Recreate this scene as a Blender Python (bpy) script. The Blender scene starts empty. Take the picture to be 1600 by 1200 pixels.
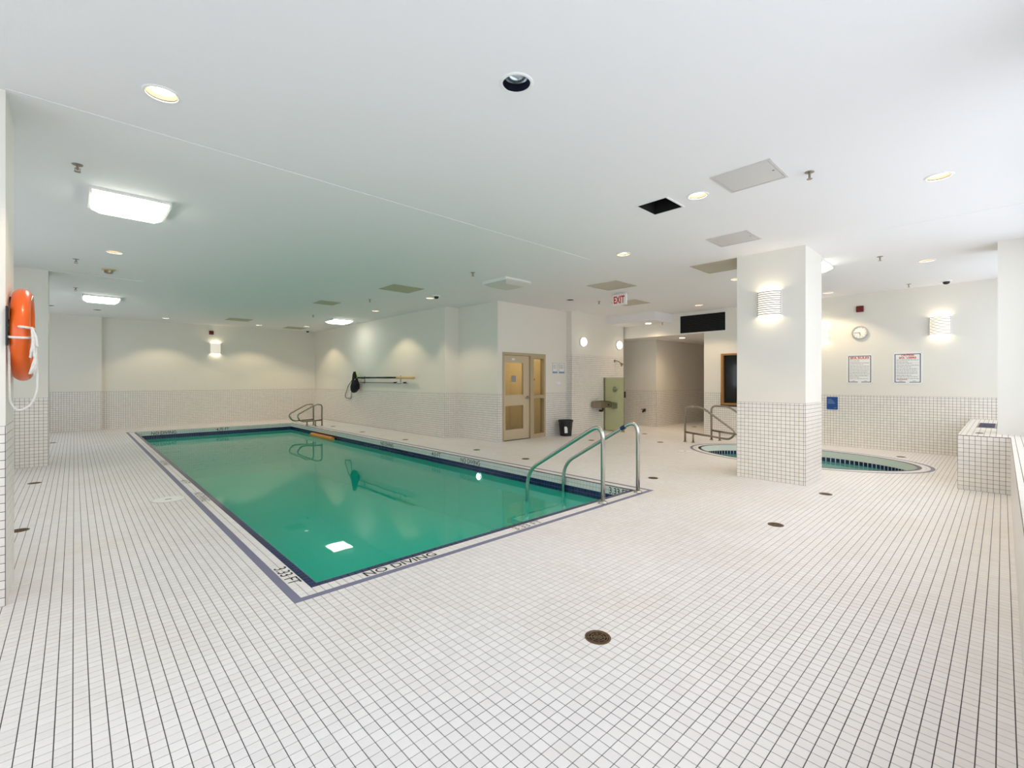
import bpy, bmesh, math, random
import numpy as np
from mathutils import Vector, Matrix
random.seed(7)
SC = bpy.context.scene
COL = SC.collection
PI = math.pi

# ---------------------------------------------------------------- camera
FPX, HZ, EYE, YAW = 724.25, 594.3, 1.40, math.radians(43.366)
cam = bpy.data.cameras.new('camera'); camo = bpy.data.objects.new('camera', cam); COL.objects.link(camo)
cam.sensor_fit = 'HORIZONTAL'; cam.sensor_width = 36.0; cam.lens = FPX * 36 / 1600
cam.shift_y = -(600 - HZ) / 1600; cam.clip_start = 0.02; cam.clip_end = 200
camo.location = (0, 0, EYE); camo.rotation_euler = (PI / 2, 0, -YAW)
SC.camera = camo
SY, CY = math.sin(YAW), math.cos(YAW)
def project(p):
    zz = p[0] * SY + p[1] * CY; r = p[0] * CY - p[1] * SY
    if zz < 0.05: return None
    return (800 + FPX * r / zz, HZ - FPX * (p[2] - EYE) / zz)

# ---------------------------------------------------------------- world, exposure
SKY = 2.5
w = bpy.data.worlds.new('world'); SC.world = w; w.use_nodes = True
bg = w.node_tree.nodes['Background']; bg.inputs[0].default_value = (0.90, 0.92, 1.0, 1); bg.inputs[1].default_value = SKY
SC.view_settings.view_transform = 'Standard'; SC.view_settings.look = 'None'
SC.view_settings.gamma = 1; SC.view_settings.use_curve_mapping = False
SC.view_settings.exposure = 0.27
SC.cycles.max_bounces = 8; SC.cycles.diffuse_bounces = 5; SC.cycles.glossy_bounces = 4
SC.cycles.transparent_max_bounces = 12; SC.cycles.transmission_bounces = 4
SC.cycles.caustics_reflective = False; SC.cycles.caustics_refractive = False
SC.cycles.sample_clamp_indirect = 6

def portal(name, loc, rot, sx, sy):
    l = bpy.data.lights.new(name, 'AREA'); l.shape = 'RECTANGLE'; l.size = sx; l.size_y = sy; l.cycles.is_portal = True
    o = bpy.data.objects.new(name, l); COL.objects.link(o); o.location = loc; o.rotation_euler = rot
# daylight portals, one per window (near wall faces +y, left wall faces +x)
NEARWIN = [(-1.6, 3.3), (3.8, 8.6), (9.3, 11.7)]
LEFTWIN = [(-0.2, 4.0), (5.4, 10.0), (12.0, 16.8)]
WZ0, WZ1, LZ1 = 0.72, 3.12, 2.30
for a, b in NEARWIN: portal('window_portal', ((a + b) / 2, -0.50, (WZ0 + WZ1) / 2), (PI / 2, 0, 0), b - a, WZ1 - WZ0)
for a, b in LEFTWIN: portal('window_portal', (-1.90, (a + b) / 2, (1.0 + LZ1) / 2), (PI / 2, 0, -PI / 2), b - a, LZ1 - 1.0)

# ---------------------------------------------------------------- materials
def srgb(r, g, b):
    f = lambda c: (c / 255 / 12.92) if c / 255 <= .04045 else ((c / 255 + .055) / 1.055) ** 2.4
    return (f(r), f(g), f(b), 1)
MATS = {}
def mat(name, col, rough=.5, metal=0, emit=None, estr=0, bump=0, bscale=60, vary=0, spec=.5, vscale=3, coat=0, trans=0):
    m = bpy.data.materials.new(name); m.use_nodes = True; nt = m.node_tree; b = nt.nodes['Principled BSDF']
    b.inputs['Base Color'].default_value = col; b.inputs['Roughness'].default_value = rough; b.inputs['Metallic'].default_value = metal
    b.inputs['Specular IOR Level'].default_value = spec; b.inputs['Coat Weight'].default_value = coat
    if trans: b.inputs['Transmission Weight'].default_value = trans
    if emit: b.inputs['Emission Color'].default_value = emit; b.inputs['Emission Strength'].default_value = estr
    tc = None
    if bump or vary:
        tc = nt.nodes.new('ShaderNodeNewGeometry')
    if vary:
        n = nt.nodes.new('ShaderNodeTexNoise'); n.inputs['Scale'].default_value = vscale; n.inputs['Detail'].default_value = 5
        nt.links.new(tc.outputs['Position'], n.inputs['Vector'])
        r = nt.nodes.new('ShaderNodeMapRange'); r.inputs[3].default_value = 1 - vary; r.inputs[4].default_value = 1 + vary
        nt.links.new(n.outputs[0], r.inputs[0])
        h = nt.nodes.new('ShaderNodeHueSaturation'); h.inputs['Color'].default_value = col
        nt.links.new(r.outputs[0], h.inputs['Value']); nt.links.new(h.outputs[0], b.inputs['Base Color'])
    if bump:
        n = nt.nodes.new('ShaderNodeTexNoise'); n.inputs['Scale'].default_value = bscale; n.inputs['Detail'].default_value = 4
        nt.links.new(tc.outputs['Position'], n.inputs['Vector'])
        bp = nt.nodes.new('ShaderNodeBump'); bp.inputs['Strength'].default_value = bump; bp.inputs['Distance'].default_value = .01
        nt.links.new(n.outputs[0], bp.inputs['Height']); nt.links.new(bp.outputs[0], b.inputs['Normal'])
    MATS[name] = m; return m
def tilemat(name, c1, c2, rough=.35, spec=.5, dirt=0):
    m = mat(name, c1, rough, spec=spec); nt = m.node_tree; b = nt.nodes['Principled BSDF']
    g = nt.nodes.new('ShaderNodeNewGeometry'); oi = nt.nodes.new('ShaderNodeObjectInfo')
    a = nt.nodes.new('ShaderNodeMath'); a.operation = 'ADD'; f = nt.nodes.new('ShaderNodeMath'); f.operation = 'FRACT'
    nt.links.new(g.outputs['Random Per Island'], a.inputs[0]); nt.links.new(oi.outputs['Random'], a.inputs[1]); nt.links.new(a.outputs[0], f.inputs[0])
    mx = nt.nodes.new('ShaderNodeMix'); mx.data_type = 'RGBA'; mx.inputs[6].default_value = c1; mx.inputs[7].default_value = c2
    nt.links.new(f.outputs[0], mx.inputs[0]); out = mx.outputs[2]
    if dirt:
        n = nt.nodes.new('ShaderNodeTexNoise'); n.inputs['Scale'].default_value = .9; n.inputs['Detail'].default_value = 6
        nt.links.new(g.outputs['Position'], n.inputs['Vector'])
        r = nt.nodes.new('ShaderNodeMapRange'); r.inputs[1].default_value = .45; r.inputs[2].default_value = .75; r.inputs[3].default_value = 0; r.inputs[4].default_value = dirt
        nt.links.new(n.outputs[0], r.inputs[0])
        m2 = nt.nodes.new('ShaderNodeMix'); m2.data_type = 'RGBA'; m2.inputs[7].default_value = srgb(206, 188, 160)
        nt.links.new(r.outputs[0], m2.inputs[0]); nt.links.new(out, m2.inputs[6]); out = m2.outputs[2]
    nt.links.new(out, b.inputs['Base Color']); return m
def glassmat(name, col, rough=.02, tint=1.0):
    m = bpy.data.materials.new(name); m.use_nodes = True; nt = m.node_tree; nt.nodes.clear()
    o = nt.nodes.new('ShaderNodeOutputMaterial'); t = nt.nodes.new('ShaderNodeBsdfTransparent'); t.inputs[0].default_value = col
    g = nt.nodes.new('ShaderNodeBsdfGlossy'); g.inputs['Roughness'].default_value = rough
    geo = nt.nodes.new('ShaderNodeNewGeometry'); dp = nt.nodes.new('ShaderNodeVectorMath'); dp.operation = 'DOT_PRODUCT'
    nt.links.new(geo.outputs['Incoming'], dp.inputs[0]); nt.links.new(geo.outputs['Normal'], dp.inputs[1])
    prev = dp.outputs['Value']
    for op, k in (('ABSOLUTE', None), ('SUBTRACT', 1.0), ('POWER', 5.0), ('MULTIPLY', .96), ('ADD', .04)):
        n = nt.nodes.new('ShaderNodeMath'); n.operation = op; n.use_clamp = True
        if op == 'SUBTRACT': n.inputs[0].default_value = 1.0; nt.links.new(prev, n.inputs[1])
        else:
            nt.links.new(prev, n.inputs[0])
            if k is not None: n.inputs[1].default_value = k
        prev = n.outputs[0]
    mx = nt.nodes.new('ShaderNodeMixShader'); nt.links.new(prev, mx.inputs[0]); nt.links.new(t.outputs[0], mx.inputs[1]); nt.links.new(g.outputs[0], mx.inputs[2])
    nt.links.new(mx.outputs[0], o.inputs[0]); MATS[name] = m; return m
def frostmat(name, col):
    m = bpy.data.materials.new(name); m.use_nodes = True; nt = m.node_tree; nt.nodes.clear()
    o = nt.nodes.new('ShaderNodeOutputMaterial'); t = nt.nodes.new('ShaderNodeBsdfTransparent'); t.inputs[0].default_value = col
    d = nt.nodes.new('ShaderNodeBsdfPrincipled'); d.inputs['Base Color'].default_value = srgb(196, 204, 172); d.inputs['Roughness'].default_value = .25
    mx = nt.nodes.new('ShaderNodeMixShader'); mx.inputs[0].default_value = .26
    nt.links.new(t.outputs[0], mx.inputs[1]); nt.links.new(d.outputs[0], mx.inputs[2]); nt.links.new(mx.outputs[0], o.inputs[0]); MATS[name] = m; return m
def watermat(name, body, murk, ripple, scale, absorb=None, dens=0):
    m = bpy.data.materials.new(name); m.use_nodes = True; nt = m.node_tree; nt.nodes.clear()
    o = nt.nodes.new('ShaderNodeOutputMaterial'); t = nt.nodes.new('ShaderNodeBsdfTransparent')
    d = nt.nodes.new('ShaderNodeBsdfDiffuse'); d.inputs[0].default_value = body
    g = nt.nodes.new('ShaderNodeBsdfGlossy'); g.inputs['Roughness'].default_value = .015
    geo = nt.nodes.new('ShaderNodeNewGeometry'); mp = nt.nodes.new('ShaderNodeMapping'); mp.inputs['Scale'].default_value = (1, 1, 1)
    n = nt.nodes.new('ShaderNodeTexNoise'); n.inputs['Scale'].default_value = scale; n.inputs['Detail'].default_value = 2
    nt.links.new(geo.outputs['Position'], mp.inputs[0]); nt.links.new(mp.outputs[0], n.inputs['Vector'])
    bp = nt.nodes.new('ShaderNodeBump'); bp.inputs['Strength'].default_value = ripple; bp.inputs['Distance'].default_value = .02
    nt.links.new(n.outputs[0], bp.inputs['Height']); nt.links.new(bp.outputs[0], g.inputs['Normal'])
    fr = nt.nodes.new('ShaderNodeFresnel'); fr.inputs[0].default_value = 1.33; nt.links.new(bp.outputs[0], fr.inputs['Normal'])
    m1 = nt.nodes.new('ShaderNodeMixShader'); m1.inputs[0].default_value = murk
    m2 = nt.nodes.new('ShaderNodeMixShader')
    nt.links.new(t.outputs[0], m1.inputs[1]); nt.links.new(d.outputs[0], m1.inputs[2])
    nt.links.new(fr.outputs[0], m2.inputs[0]); nt.links.new(m1.outputs[0], m2.inputs[1]); nt.links.new(g.outputs[0], m2.inputs[2])
    nt.links.new(m2.outputs[0], o.inputs[0])
    if absorb:
        v = nt.nodes.new('ShaderNodeVolumeAbsorption'); v.inputs[0].default_value = absorb; v.inputs[1].default_value = dens
        nt.links.new(v.outputs[0], o.inputs['Volume'])
    MATS[name] = m; return m

PAINT = mat('wall_paint', srgb(234, 230, 222), .75, bump=.04, bscale=140, vary=.012)
CEILP = mat('ceiling_paint', srgb(238, 236, 238), .85, bump=.12, bscale=220)
GROUT = mat('floor_grout', srgb(84, 80, 82), .9)
WGROUT = mat('wall_grout', srgb(88, 78, 78), .9)
TILE = tilemat('floor_tile', srgb(239, 236, 236), srgb(233, 229, 229), .38, dirt=.20)
WTILE = tilemat('wall_tile', srgb(240, 236, 230), srgb(233, 228, 222), .28)
NAVY = tilemat('navy_tile', srgb(18, 26, 72), srgb(28, 38, 92), .2)
LAV = tilemat('slate_blue_tile', srgb(124, 124, 150), srgb(112, 113, 140), .45)
NGROUT = mat('navy_grout', srgb(120, 124, 150), .8)
PLASTER = mat('pool_plaster', srgb(222, 236, 228), .8)
SPLAST = mat('spa_plaster', srgb(236, 236, 228), .7)
INK = mat('black_lettering', srgb(20, 20, 24), .5)
INKWORN = mat('worn_lettering', srgb(128, 120, 104), .6)
STEEL = mat('stainless_steel', srgb(200, 198, 192), .22, 1)
STEELD = mat('dull_steel', srgb(160, 150, 136), .32, 1)
BRASS = mat('drain_brass', srgb(120, 98, 76), .4, .9)
DARK = mat('dark_void', srgb(14, 13, 12), .9)
BLACK = mat('black_plastic', srgb(20, 20, 22), .45)
WHITEP = mat('white_plastic', srgb(240, 240, 238), .4)
WHITEM = mat('white_metal', srgb(236, 236, 234), .45)
GREYP = mat('panel_grey', srgb(208, 204, 203), .4)
BEIGEP = mat('panel_beige', srgb(196, 188, 172), .55)
OLIVEP = mat('panel_olive', srgb(176, 176, 150), .55)
FRAMEB = mat('door_frame_tan', srgb(186, 168, 136), .5)
LEAFB = mat('door_leaf_tan', srgb(206, 188, 158), .5)
VESTP = mat('vestibule_cream', srgb(236, 222, 188), .7)
WOOD = mat('window_wood', srgb(164, 116, 58), .45, vary=.15, vscale=14)
ORANGE = mat('ring_orange', srgb(232, 96, 14), .35, coat=.3)
NOODLE = mat('foam_orange', srgb(224, 146, 66), .7)
ROPEM = mat('white_rope', srgb(238, 236, 230), .8, bump=.8, bscale=160)
GREENPOLE = mat('pole_green', srgb(20, 46, 30), .35)
NETM = mat('net_black', srgb(16, 17, 26), .8, bump=.8, bscale=200)
LIME = mat('net_lime_rim', srgb(168, 190, 60), .5)
TAN = mat('pole_tan', srgb(214, 186, 128), .6)
REDB = mat('alarm_red', srgb(112, 12, 16), .4)
REDT = mat('sign_red', srgb(200, 44, 28), .5)
EXITR = mat('exit_red', srgb(190, 30, 20), .5, emit=srgb(220, 30, 16), estr=.12)
BLUES = mat('sign_blue', srgb(22, 72, 140), .4)
NAVYP = mat('sign_navy', srgb(30, 34, 84), .4)
GREYT = mat('sign_text_grey', srgb(150, 148, 150), .6)
PAPERB = mat('sign_text_blue', srgb(120, 150, 196), .6)
ALU = mat('window_aluminium', srgb(214, 216, 218), .4, .4)
BAFW = mat('warm_baffle', srgb(206, 176, 146), .5, .2)
BAFD = mat('dark_baffle', srgb(20, 16, 40), .3, .2)
SILVER = mat('silver_reflector', srgb(190, 200, 205), .18, .9)
WARM = (1.0, .80, .52, 1); NEUT = (1.0, .98, .90, 1)
LAMPW = mat('lamp_warm', (1, .95, .88, 1), .5, emit=(1, .93, .80, 1), estr=7)
TUBE = mat('lamp_fluorescent', (1, 1, 1, 1), .5, emit=(1.0, 1.0, .86, 1), estr=8)
TUBEOFF = mat('lens_unlit', srgb(206, 204, 196), .4)
GLOW = mat('sconce_diffuser', (1, .98, .94, 1), .6, emit=(1, .90, .72, 1), estr=.6)
GLOBE = mat('globe_glow', (1, .98, .94, 1), .5, emit=(1, .92, .76, 1), estr=5)
REFLGLOW = mat('reflection_glow', (1, 1, 1, 1), .3, emit=(.95, 1, .95, 1), estr=6)  # emission stands in for a lamp reflection on the pool
SLAT = mat('sconce_slat', srgb(110, 102, 92), .5)
PANE = glassmat('clear_glass', (.93, .96, .96, 1))
DOORG = glassmat('door_glass', (.92, .90, .82, 1))
DGLASS = mat('dark_glass', srgb(16, 18, 14), .08)
FROST = frostmat('frosted_glass', (.80, .84, .70, 1))
WATER = watermat('pool_water', srgb(0, 226, 196), .44, .045, 1.8, (.02, .86, .74, 1), .62)
SPAW = watermat('spa_water', srgb(70, 190, 186), .35, .05, 4.0, (.12, .85, .84, 1), .8)

# ---------------------------------------------------------------- mesh helpers
ORI = {}
class MB:
    def __init__(s): s.v = []; s.f = []
    def quad(s, a, b, c, d):
        n = len(s.v); s.v += [a, b, c, d]; s.f.append((n, n + 1, n + 2, n + 3)); return s
    def box(s, x0, x1, y0, y1, z0, z1):
        n = len(s.v)
        s.v += [(x0, y0, z0), (x1, y0, z0), (x1, y1, z0), (x0, y1, z0), (x0, y0, z1), (x1, y0, z1), (x1, y1, z1), (x0, y1, z1)]
        s.f += [(n, n + 3, n + 2, n + 1), (n + 4, n + 5, n + 6, n + 7), (n, n + 1, n + 5, n + 4), (n + 1, n + 2, n + 6, n + 5), (n + 2, n + 3, n + 7, n + 6), (n + 3, n, n + 4, n + 7)]
        return s
    def lathe(s, prof, c=(0, 0, 0), axis='z', n=24, sx=1, sy=1):
        """prof: list of (radius, height); closed at the ends where radius is 0"""
        base = len(s.v); c = Vector(c)
        for r, h in prof:
            for k in range(n):
                a = 2 * PI * k / n; p = (r * math.cos(a) * sx, r * math.sin(a) * sy, h)
                if axis == 'x': p = (p[2], p[0], p[1])
                elif axis == '-x': p = (-p[2], p[1], p[0])
                elif axis == 'y': p = (p[1], p[2], p[0])
                elif axis == '-y': p = (p[0], -p[2], p[1])
                s.v.append(tuple(c + Vector(p)))
        for i in range(len(prof) - 1):
            for k in range(n):
                k2 = (k + 1) % n
                s.f.append((base + i * n + k, base + i * n + k2, base + (i + 1) * n + k2, base + (i + 1) * n + k))
        return s
    def cyl(s, c, r, h, axis='z', n=20, r2=None):
        r2 = r if r2 is None else r2
        return s.lathe([(0.0001, 0), (r, 0), (r2, h), (0.0001, h)], c, axis, n)
    def tube(s, pts, r, n=10, cap=True, closed=False):
        pts = [Vector(p) for p in pts]; base = len(s.v); N = len(pts); up = None
        for i, p in enumerate(pts):
            if closed: t = pts[(i + 1) % N] - pts[i - 1]
            else: t = pts[min(i + 1, N - 1)] - pts[max(i - 1, 0)]
            t.normalize()
            if up is None:
                up = Vector((0, 0, 1)) if abs(t.z) < .9 else Vector((1, 0, 0))
            a = t.cross(up).normalized(); up = a.cross(t).normalized()
            rr = r[i] if isinstance(r, (list, tuple)) else r
            for k in range(n):
                q = 2 * PI * k / n; s.v.append(tuple(p + a * (rr * math.cos(q)) + up * (rr * math.sin(q))))
        for i in range(N if closed else N - 1):
            i2 = (i + 1) % N
            for k in range(n):
                k2 = (k + 1) % n; s.f.append((base + i * n + k, base + i * n + k2, base + i2 * n + k2, base + i2 * n + k))
        if cap and not closed:
            s.f.append(tuple(base + k for k in range(n))[::-1]); s.f.append(tuple(base + (N - 1) * n + k for k in range(n)))
        return s
    def torus(s, c, R, r, axis='z', n=40, m=14, sr=1.0):
        pts = []
        for k in range(n):
            a = 2 * PI * k / n; x, y = R * math.cos(a), R * math.sin(a)
            p = {'z': (x, y, 0), 'x': (0, x, y), 'y': (x, 0, y)}[axis]; pts.append(Vector(c) + Vector(p))
        return s.tube(pts, r, m, closed=True)
    def build(s, name, m, parent=None, loc=None, smooth=False, label=None, bevel=0):
        o = Vector(loc) if loc is not None else (ORI.get(parent, Vector((0, 0, 0))) if parent is not None else Vector((0, 0, 0)))
        me = bpy.data.meshes.new(name); me.from_pydata([tuple(Vector(v) - o) for v in s.v], [], s.f); me.update()
        bm = bmesh.new(); bm.from_mesh(me); bmesh.ops.recalc_face_normals(bm, faces=bm.faces)
        if bevel: bmesh.ops.bevel(bm, geom=list(bm.edges), offset=bevel, segments=2, affect='EDGES', clamp_overlap=True)
        bm.to_mesh(me); bm.free()
        if smooth: me.polygons.foreach_set('use_smooth', [True] * len(me.polygons))
        me.materials.append(m)
        ob = bpy.data.objects.new(name, me); COL.objects.link(ob)
        if parent is not None: ob.parent = parent; ORI[ob] = ORI.get(parent, Vector((0, 0, 0)))
        else: ob.location = o; ORI[ob] = o
        if label: ob['label'] = label
        return ob
def fillet(pts, r, n=6):
    """round the corners of a polyline"""
    P = [Vector(p) for p in pts]; out = [P[0]]
    for i in range(1, len(P) - 1):
        a = (P[i - 1] - P[i]); b = (P[i + 1] - P[i]); rr = min(r, a.length * .48, b.length * .48)
        s, e = P[i] + a.normalized() * rr, P[i] + b.normalized() * rr
        for k in range(n + 1):
            t = k / n; out.append(s * (1 - t) ** 2 + P[i] * 2 * t * (1 - t) + e * t * t)
    out.append(P[-1]); return out
def thing(name, label, cat, loc=(0, 0, 0), group=None, rotz=0, kind=None, local=False):
    o = bpy.data.objects.new(name, None); COL.objects.link(o); o.location = loc; o.rotation_euler = (0, 0, rotz); o.empty_display_size = .1
    ORI[o] = Vector((0, 0, 0)) if local else Vector(loc)
    if label: o['label'] = label
    if cat: o['category'] = cat
    if group: o['group'] = group
    if kind: o['kind'] = kind
    return o
def tag(o, label, cat, group=None, kind=None):
    o['label'] = label; o['category'] = cat
    if group: o['group'] = group
    if kind: o['kind'] = kind
    return o
def struct(o, label=None, cat=None):
    o['kind'] = 'structure'
    if label: o['label'] = label
    if cat: o['category'] = cat
    return o
def dup(o, parent=None):
    c = o.copy(); COL.objects.link(c); c.parent = parent
    for ch in list(o.children): dup(ch, c)
    return c
def lamp(kind, energy, color, parent, loc, **kw):
    l = bpy.data.lights.new('lamp_light', kind); l.energy = energy; l.color = color[:3]
    for k, v in kw.items(): setattr(l, k, v)
    o = bpy.data.objects.new('lamp_light', l); COL.objects.link(o); o.parent = parent; o.location = loc; return o
_dg = None
def text(txt, m, parent, c, right, up, width, height, name='lettering', bold=.006):
    cu = bpy.data.curves.new('t', 'FONT'); cu.body = txt; cu.align_x = 'CENTER'; cu.align_y = 'CENTER'; cu.resolution_u = 3; cu.offset = bold
    t = bpy.data.objects.new('t', cu); COL.objects.link(t); bpy.context.view_layer.update()
    me = bpy.data.meshes.new_from_object(t.evaluated_get(bpy.context.evaluated_depsgraph_get()))
    bpy.data.objects.remove(t); bpy.data.curves.remove(cu)
    co = np.zeros(len(me.vertices) * 3); me.vertices.foreach_get('co', co); co = co.reshape(-1, 3)
    lo, hi = co.min(0), co.max(0); R, U, C = np.array(right, float), np.array(up, float), np.array(c, float) - np.array(ORI.get(parent, Vector((0, 0, 0))))
    a = (co[:, 0] - (lo[0] + hi[0]) / 2) / (hi[0] - lo[0]) * width; b = (co[:, 1] - (lo[1] + hi[1]) / 2) / (hi[1] - lo[1]) * height
    me.vertices.foreach_set('co', (C + a[:, None] * R + b[:, None] * U).ravel()); me.update(); me.materials.clear(); me.materials.append(m); me.name = name
    o = bpy.data.objects.new(name, me); COL.objects.link(o); o.parent = parent; ORI[o] = ORI.get(parent); return o

# ---------------------------------------------------------------- tiling
P = 0.0532; JT = 0.0037; TH = 0.003
_tm = {}
def tile_mesh(m, du, dv, th=TH):
    key = (m.name, round(du, 4), round(dv, 4), th)
    if key not in _tm:
        a, b, c = du / 2, dv / 2, .0009
        v = [(-a, -b, -th), (a, -b, -th), (a, b, -th), (-a, b, -th), (-a, -b, -c), (a, -b, -c), (a, b, -c), (-a, b, -c), (-a + c, -b + c, 0), (a - c, -b + c, 0), (a - c, b - c, 0), (-a + c, b - c, 0)]
        f = [(8, 9, 10, 11)]
        for k in range(4):
            k2 = (k + 1) % 4; f += [(k, k2, 4 + k2, 4 + k), (4 + k, 4 + k2, 8 + k2, 8 + k)]
        me = bpy.data.meshes.new('tile'); me.from_pydata(v, [], f); me.update(); me.materials.append(m); _tm[key] = me
    return _tm[key]
def fast_boxes(name, V, parent, m):
    """V: (n,8,3) world corners (4 base, 4 top); five faces each"""
    n = len(V); o = np.array(ORI.get(parent, Vector((0, 0, 0)))); co = (V - o).reshape(-1, 3)
    F = np.array([(4, 5, 6, 7), (0, 1, 5, 4), (1, 2, 6, 5), (2, 3, 7, 6), (3, 0, 4, 7)])
    idx = (np.arange(n)[:, None, None] * 8 + F[None]).reshape(-1)
    me = bpy.data.meshes.new(name); me.vertices.add(n * 8); me.vertices.foreach_set('co', co.ravel())
    me.loops.add(len(idx)); me.loops.foreach_set('vertex_index', idx.astype(np.int32)); me.polygons.add(n * 5)
    me.polygons.foreach_set('loop_start', np.arange(n * 5, dtype=np.int32) * 4); me.update(calc_edges=True); me.shade_flat()
    me.materials.append(m); ob = bpy.data.objects.new(name, me); COL.objects.link(ob); ob.parent = parent; ORI[ob] = ORI.get(parent, Vector((0, 0, 0)))
    ob['kind'] = 'stuff'; return ob
def tiling(parent, org, u, v, cells, m, nmax=0, minpx=9.5, one='tile', rest='tiling', face=True):
    """cells: (a0,a1,b0,b1) in the plane org + a*u + b*v, tile tops at the plane itself"""
    org, u, v = np.array(org, float), np.array(u, float), np.array(v, float); nn = np.cross(u, v); g = JT / 2
    C = np.array(cells, float); 
    if len(C) == 0: return
    C = C + np.array([g, -g, g, -g]); C = C[(C[:, 1] - C[:, 0] > .004) & (C[:, 3] - C[:, 2] > .004)]
    pick = np.zeros(len(C), bool)
    if nmax:
        full = (np.abs(C[:, 1] - C[:, 0] - (P - JT)) < 1e-4) & (np.abs(C[:, 3] - C[:, 2] - (P - JT)) < 1e-4)
        cen = org + ((C[:, 0] + C[:, 1]) / 2)[:, None] * u + ((C[:, 2] + C[:, 3]) / 2)[:, None] * v
        score = np.zeros(len(C))
        zz = cen[:, 0] * SY + cen[:, 1] * CY
        seen = full & (zz > .3) & (((np.array([0, 0, EYE]) - cen) @ nn) > 0)
        for i in np.where(seen)[0]:
            q = [project(cen[i] + s * u * P / 2 + t * v * P / 2) for s, t in ((-1, -1), (1, -1), (1, 1), (-1, 1))]
            if None in q: continue
            q = np.array(q); lo, hi = q.min(0), q.max(0)
            if hi[0] < 0 or lo[0] > 1600 or hi[1] < 66 or lo[1] > 1140: continue
            if max(hi - lo) < minpx: continue
            x, y = q[:, 0], q[:, 1]; score[i] = abs(np.dot(x, np.roll(y, 1)) - np.dot(y, np.roll(x, 1))) / 2
        order = np.argsort(-score)[:nmax]; pick[order[score[order] > 0]] = True
        o = np.array(ORI.get(parent, Vector((0, 0, 0)))); M = Matrix(((u[0], v[0], nn[0]), (u[1], v[1], nn[1]), (u[2], v[2], nn[2]))).to_4x4()
        me = tile_mesh(m, P - JT, P - JT)
        for i in np.where(pick)[0]:
            t = bpy.data.objects.new(one, me); COL.objects.link(t); t.parent = parent
            mm = M.copy(); mm.translation = Vector(cen[i] - o); t.matrix_local = mm
    R = C[~pick]
    if len(R):
        cor = []
        for dz in (-TH, 0):
            for ia, ib in ((0, 2), (1, 2), (1, 3), (0, 3)):
                cor.append(org + R[:, ia][:, None] * u + R[:, ib][:, None] * v + dz * nn)
        fast_boxes(rest, np.stack(cor, 1), parent, m)
def grid(a0, a1, b0, b1, ao=None, bo=None):
    """cells of pitch P covering a rectangle, cut at its edges; ao/bo: grid phase"""
    ao = a0 if ao is None else ao; bo = b0 if bo is None else bo
    i0, i1 = math.floor((a0 - ao) / P + 1e-6), math.ceil((a1 - ao) / P - 1e-6); j0, j1 = math.floor((b0 - bo) / P + 1e-6), math.ceil((b1 - bo) / P - 1e-6)
    return [(max(a0, ao + i * P), min(a1, ao + (i + 1) * P), max(b0, bo + j * P), min(b1, bo + (j + 1) * P)) for i in range(i0, i1) for j in range(j0, j1)]
WH = 20.5 * P      # wainscot height
def wainscot(parent, p0, p1, z1=WH, z0=0.0, nmax=0, skip=None, mat_=None):
    """tiles on the vertical face running from p0 to p1; the room lies to the left of p0->p1 seen from above... normal = u x z"""
    u = Vector((p1[0] - p0[0], p1[1] - p0[1], 0)); L = u.length; u.normalize()
    nn = u.cross(Vector((0, 0, 1)))
    cells = grid(0, L, z0, z1, 0, 0)
    if skip: cells = [c for c in cells if not any(c[1] > s[0] + .005 and c[0] < s[1] - .005 and c[3] > s[2] + .005 and c[2] < s[3] - .005 for s in skip)]
    org = Vector((p0[0], p0[1], 0)) + nn * TH
    tiling(parent, org, u, (0, 0, 1), cells, mat_ or WTILE, nmax, rest='wainscot_tiling')
    # grout bed behind the tiles
    o = Vector((p0[0], p0[1], 0)) + nn * (TH * .35); mb = MB()
    xs = sorted({0, L} | ({s[0] for s in skip} | {s[1] for s in skip} if skip else set())); zs = sorted({z0, z1} | ({s[2] for s in skip} | {s[3] for s in skip} if skip else set()))
    xs = [x for x in xs if -1e-6 <= x <= L + 1e-6]; zs = [z for z in zs if z0 <= z <= z1]
    for a, b in zip(xs, xs[1:]):
        for c, d in zip(zs, zs[1:]):
            if skip and any(a >= s[0] - 1e-6 and b <= s[1] + 1e-6 and c >= s[2] - 1e-6 and d <= s[3] + 1e-6 for s in skip): continue
            q = lambda t, z: tuple(o + u * t + Vector((0, 0, z)))
            mb.quad(q(a, c), q(b, c), q(b, d), q(a, d))
    mb.build('grout_bed', WGROUT, parent)

# ---------------------------------------------------------------- layout (metres, from the photograph's floor and ceiling lines)
HC = 3.20
PX0, PY0 = 1.166, 3.209; NX, NY = 76, 241
PX1, PY1 = PX0 + NX * P, PY0 + NY * P            # outer edge of the navy coping
IX0, IX1, IY0, IY1 = PX0 + P, PX1 - P, PY0 + P, PY1 - P   # pool opening
WL = -0.205                                        # water level
SPC = (9.75, 2.65); SPA_A, SPA_B = 1.29, 1.93      # spa, outer edge of the slate-blue ring
XL, YF, XR = -1.80, 17.70, 6.56
XS = 11.87                                         # spa wall
YD, YSH = 7.85, 7.68                               # door wall, shower wall
LEDY, LEDZ = -0.07, 0.70

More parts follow.
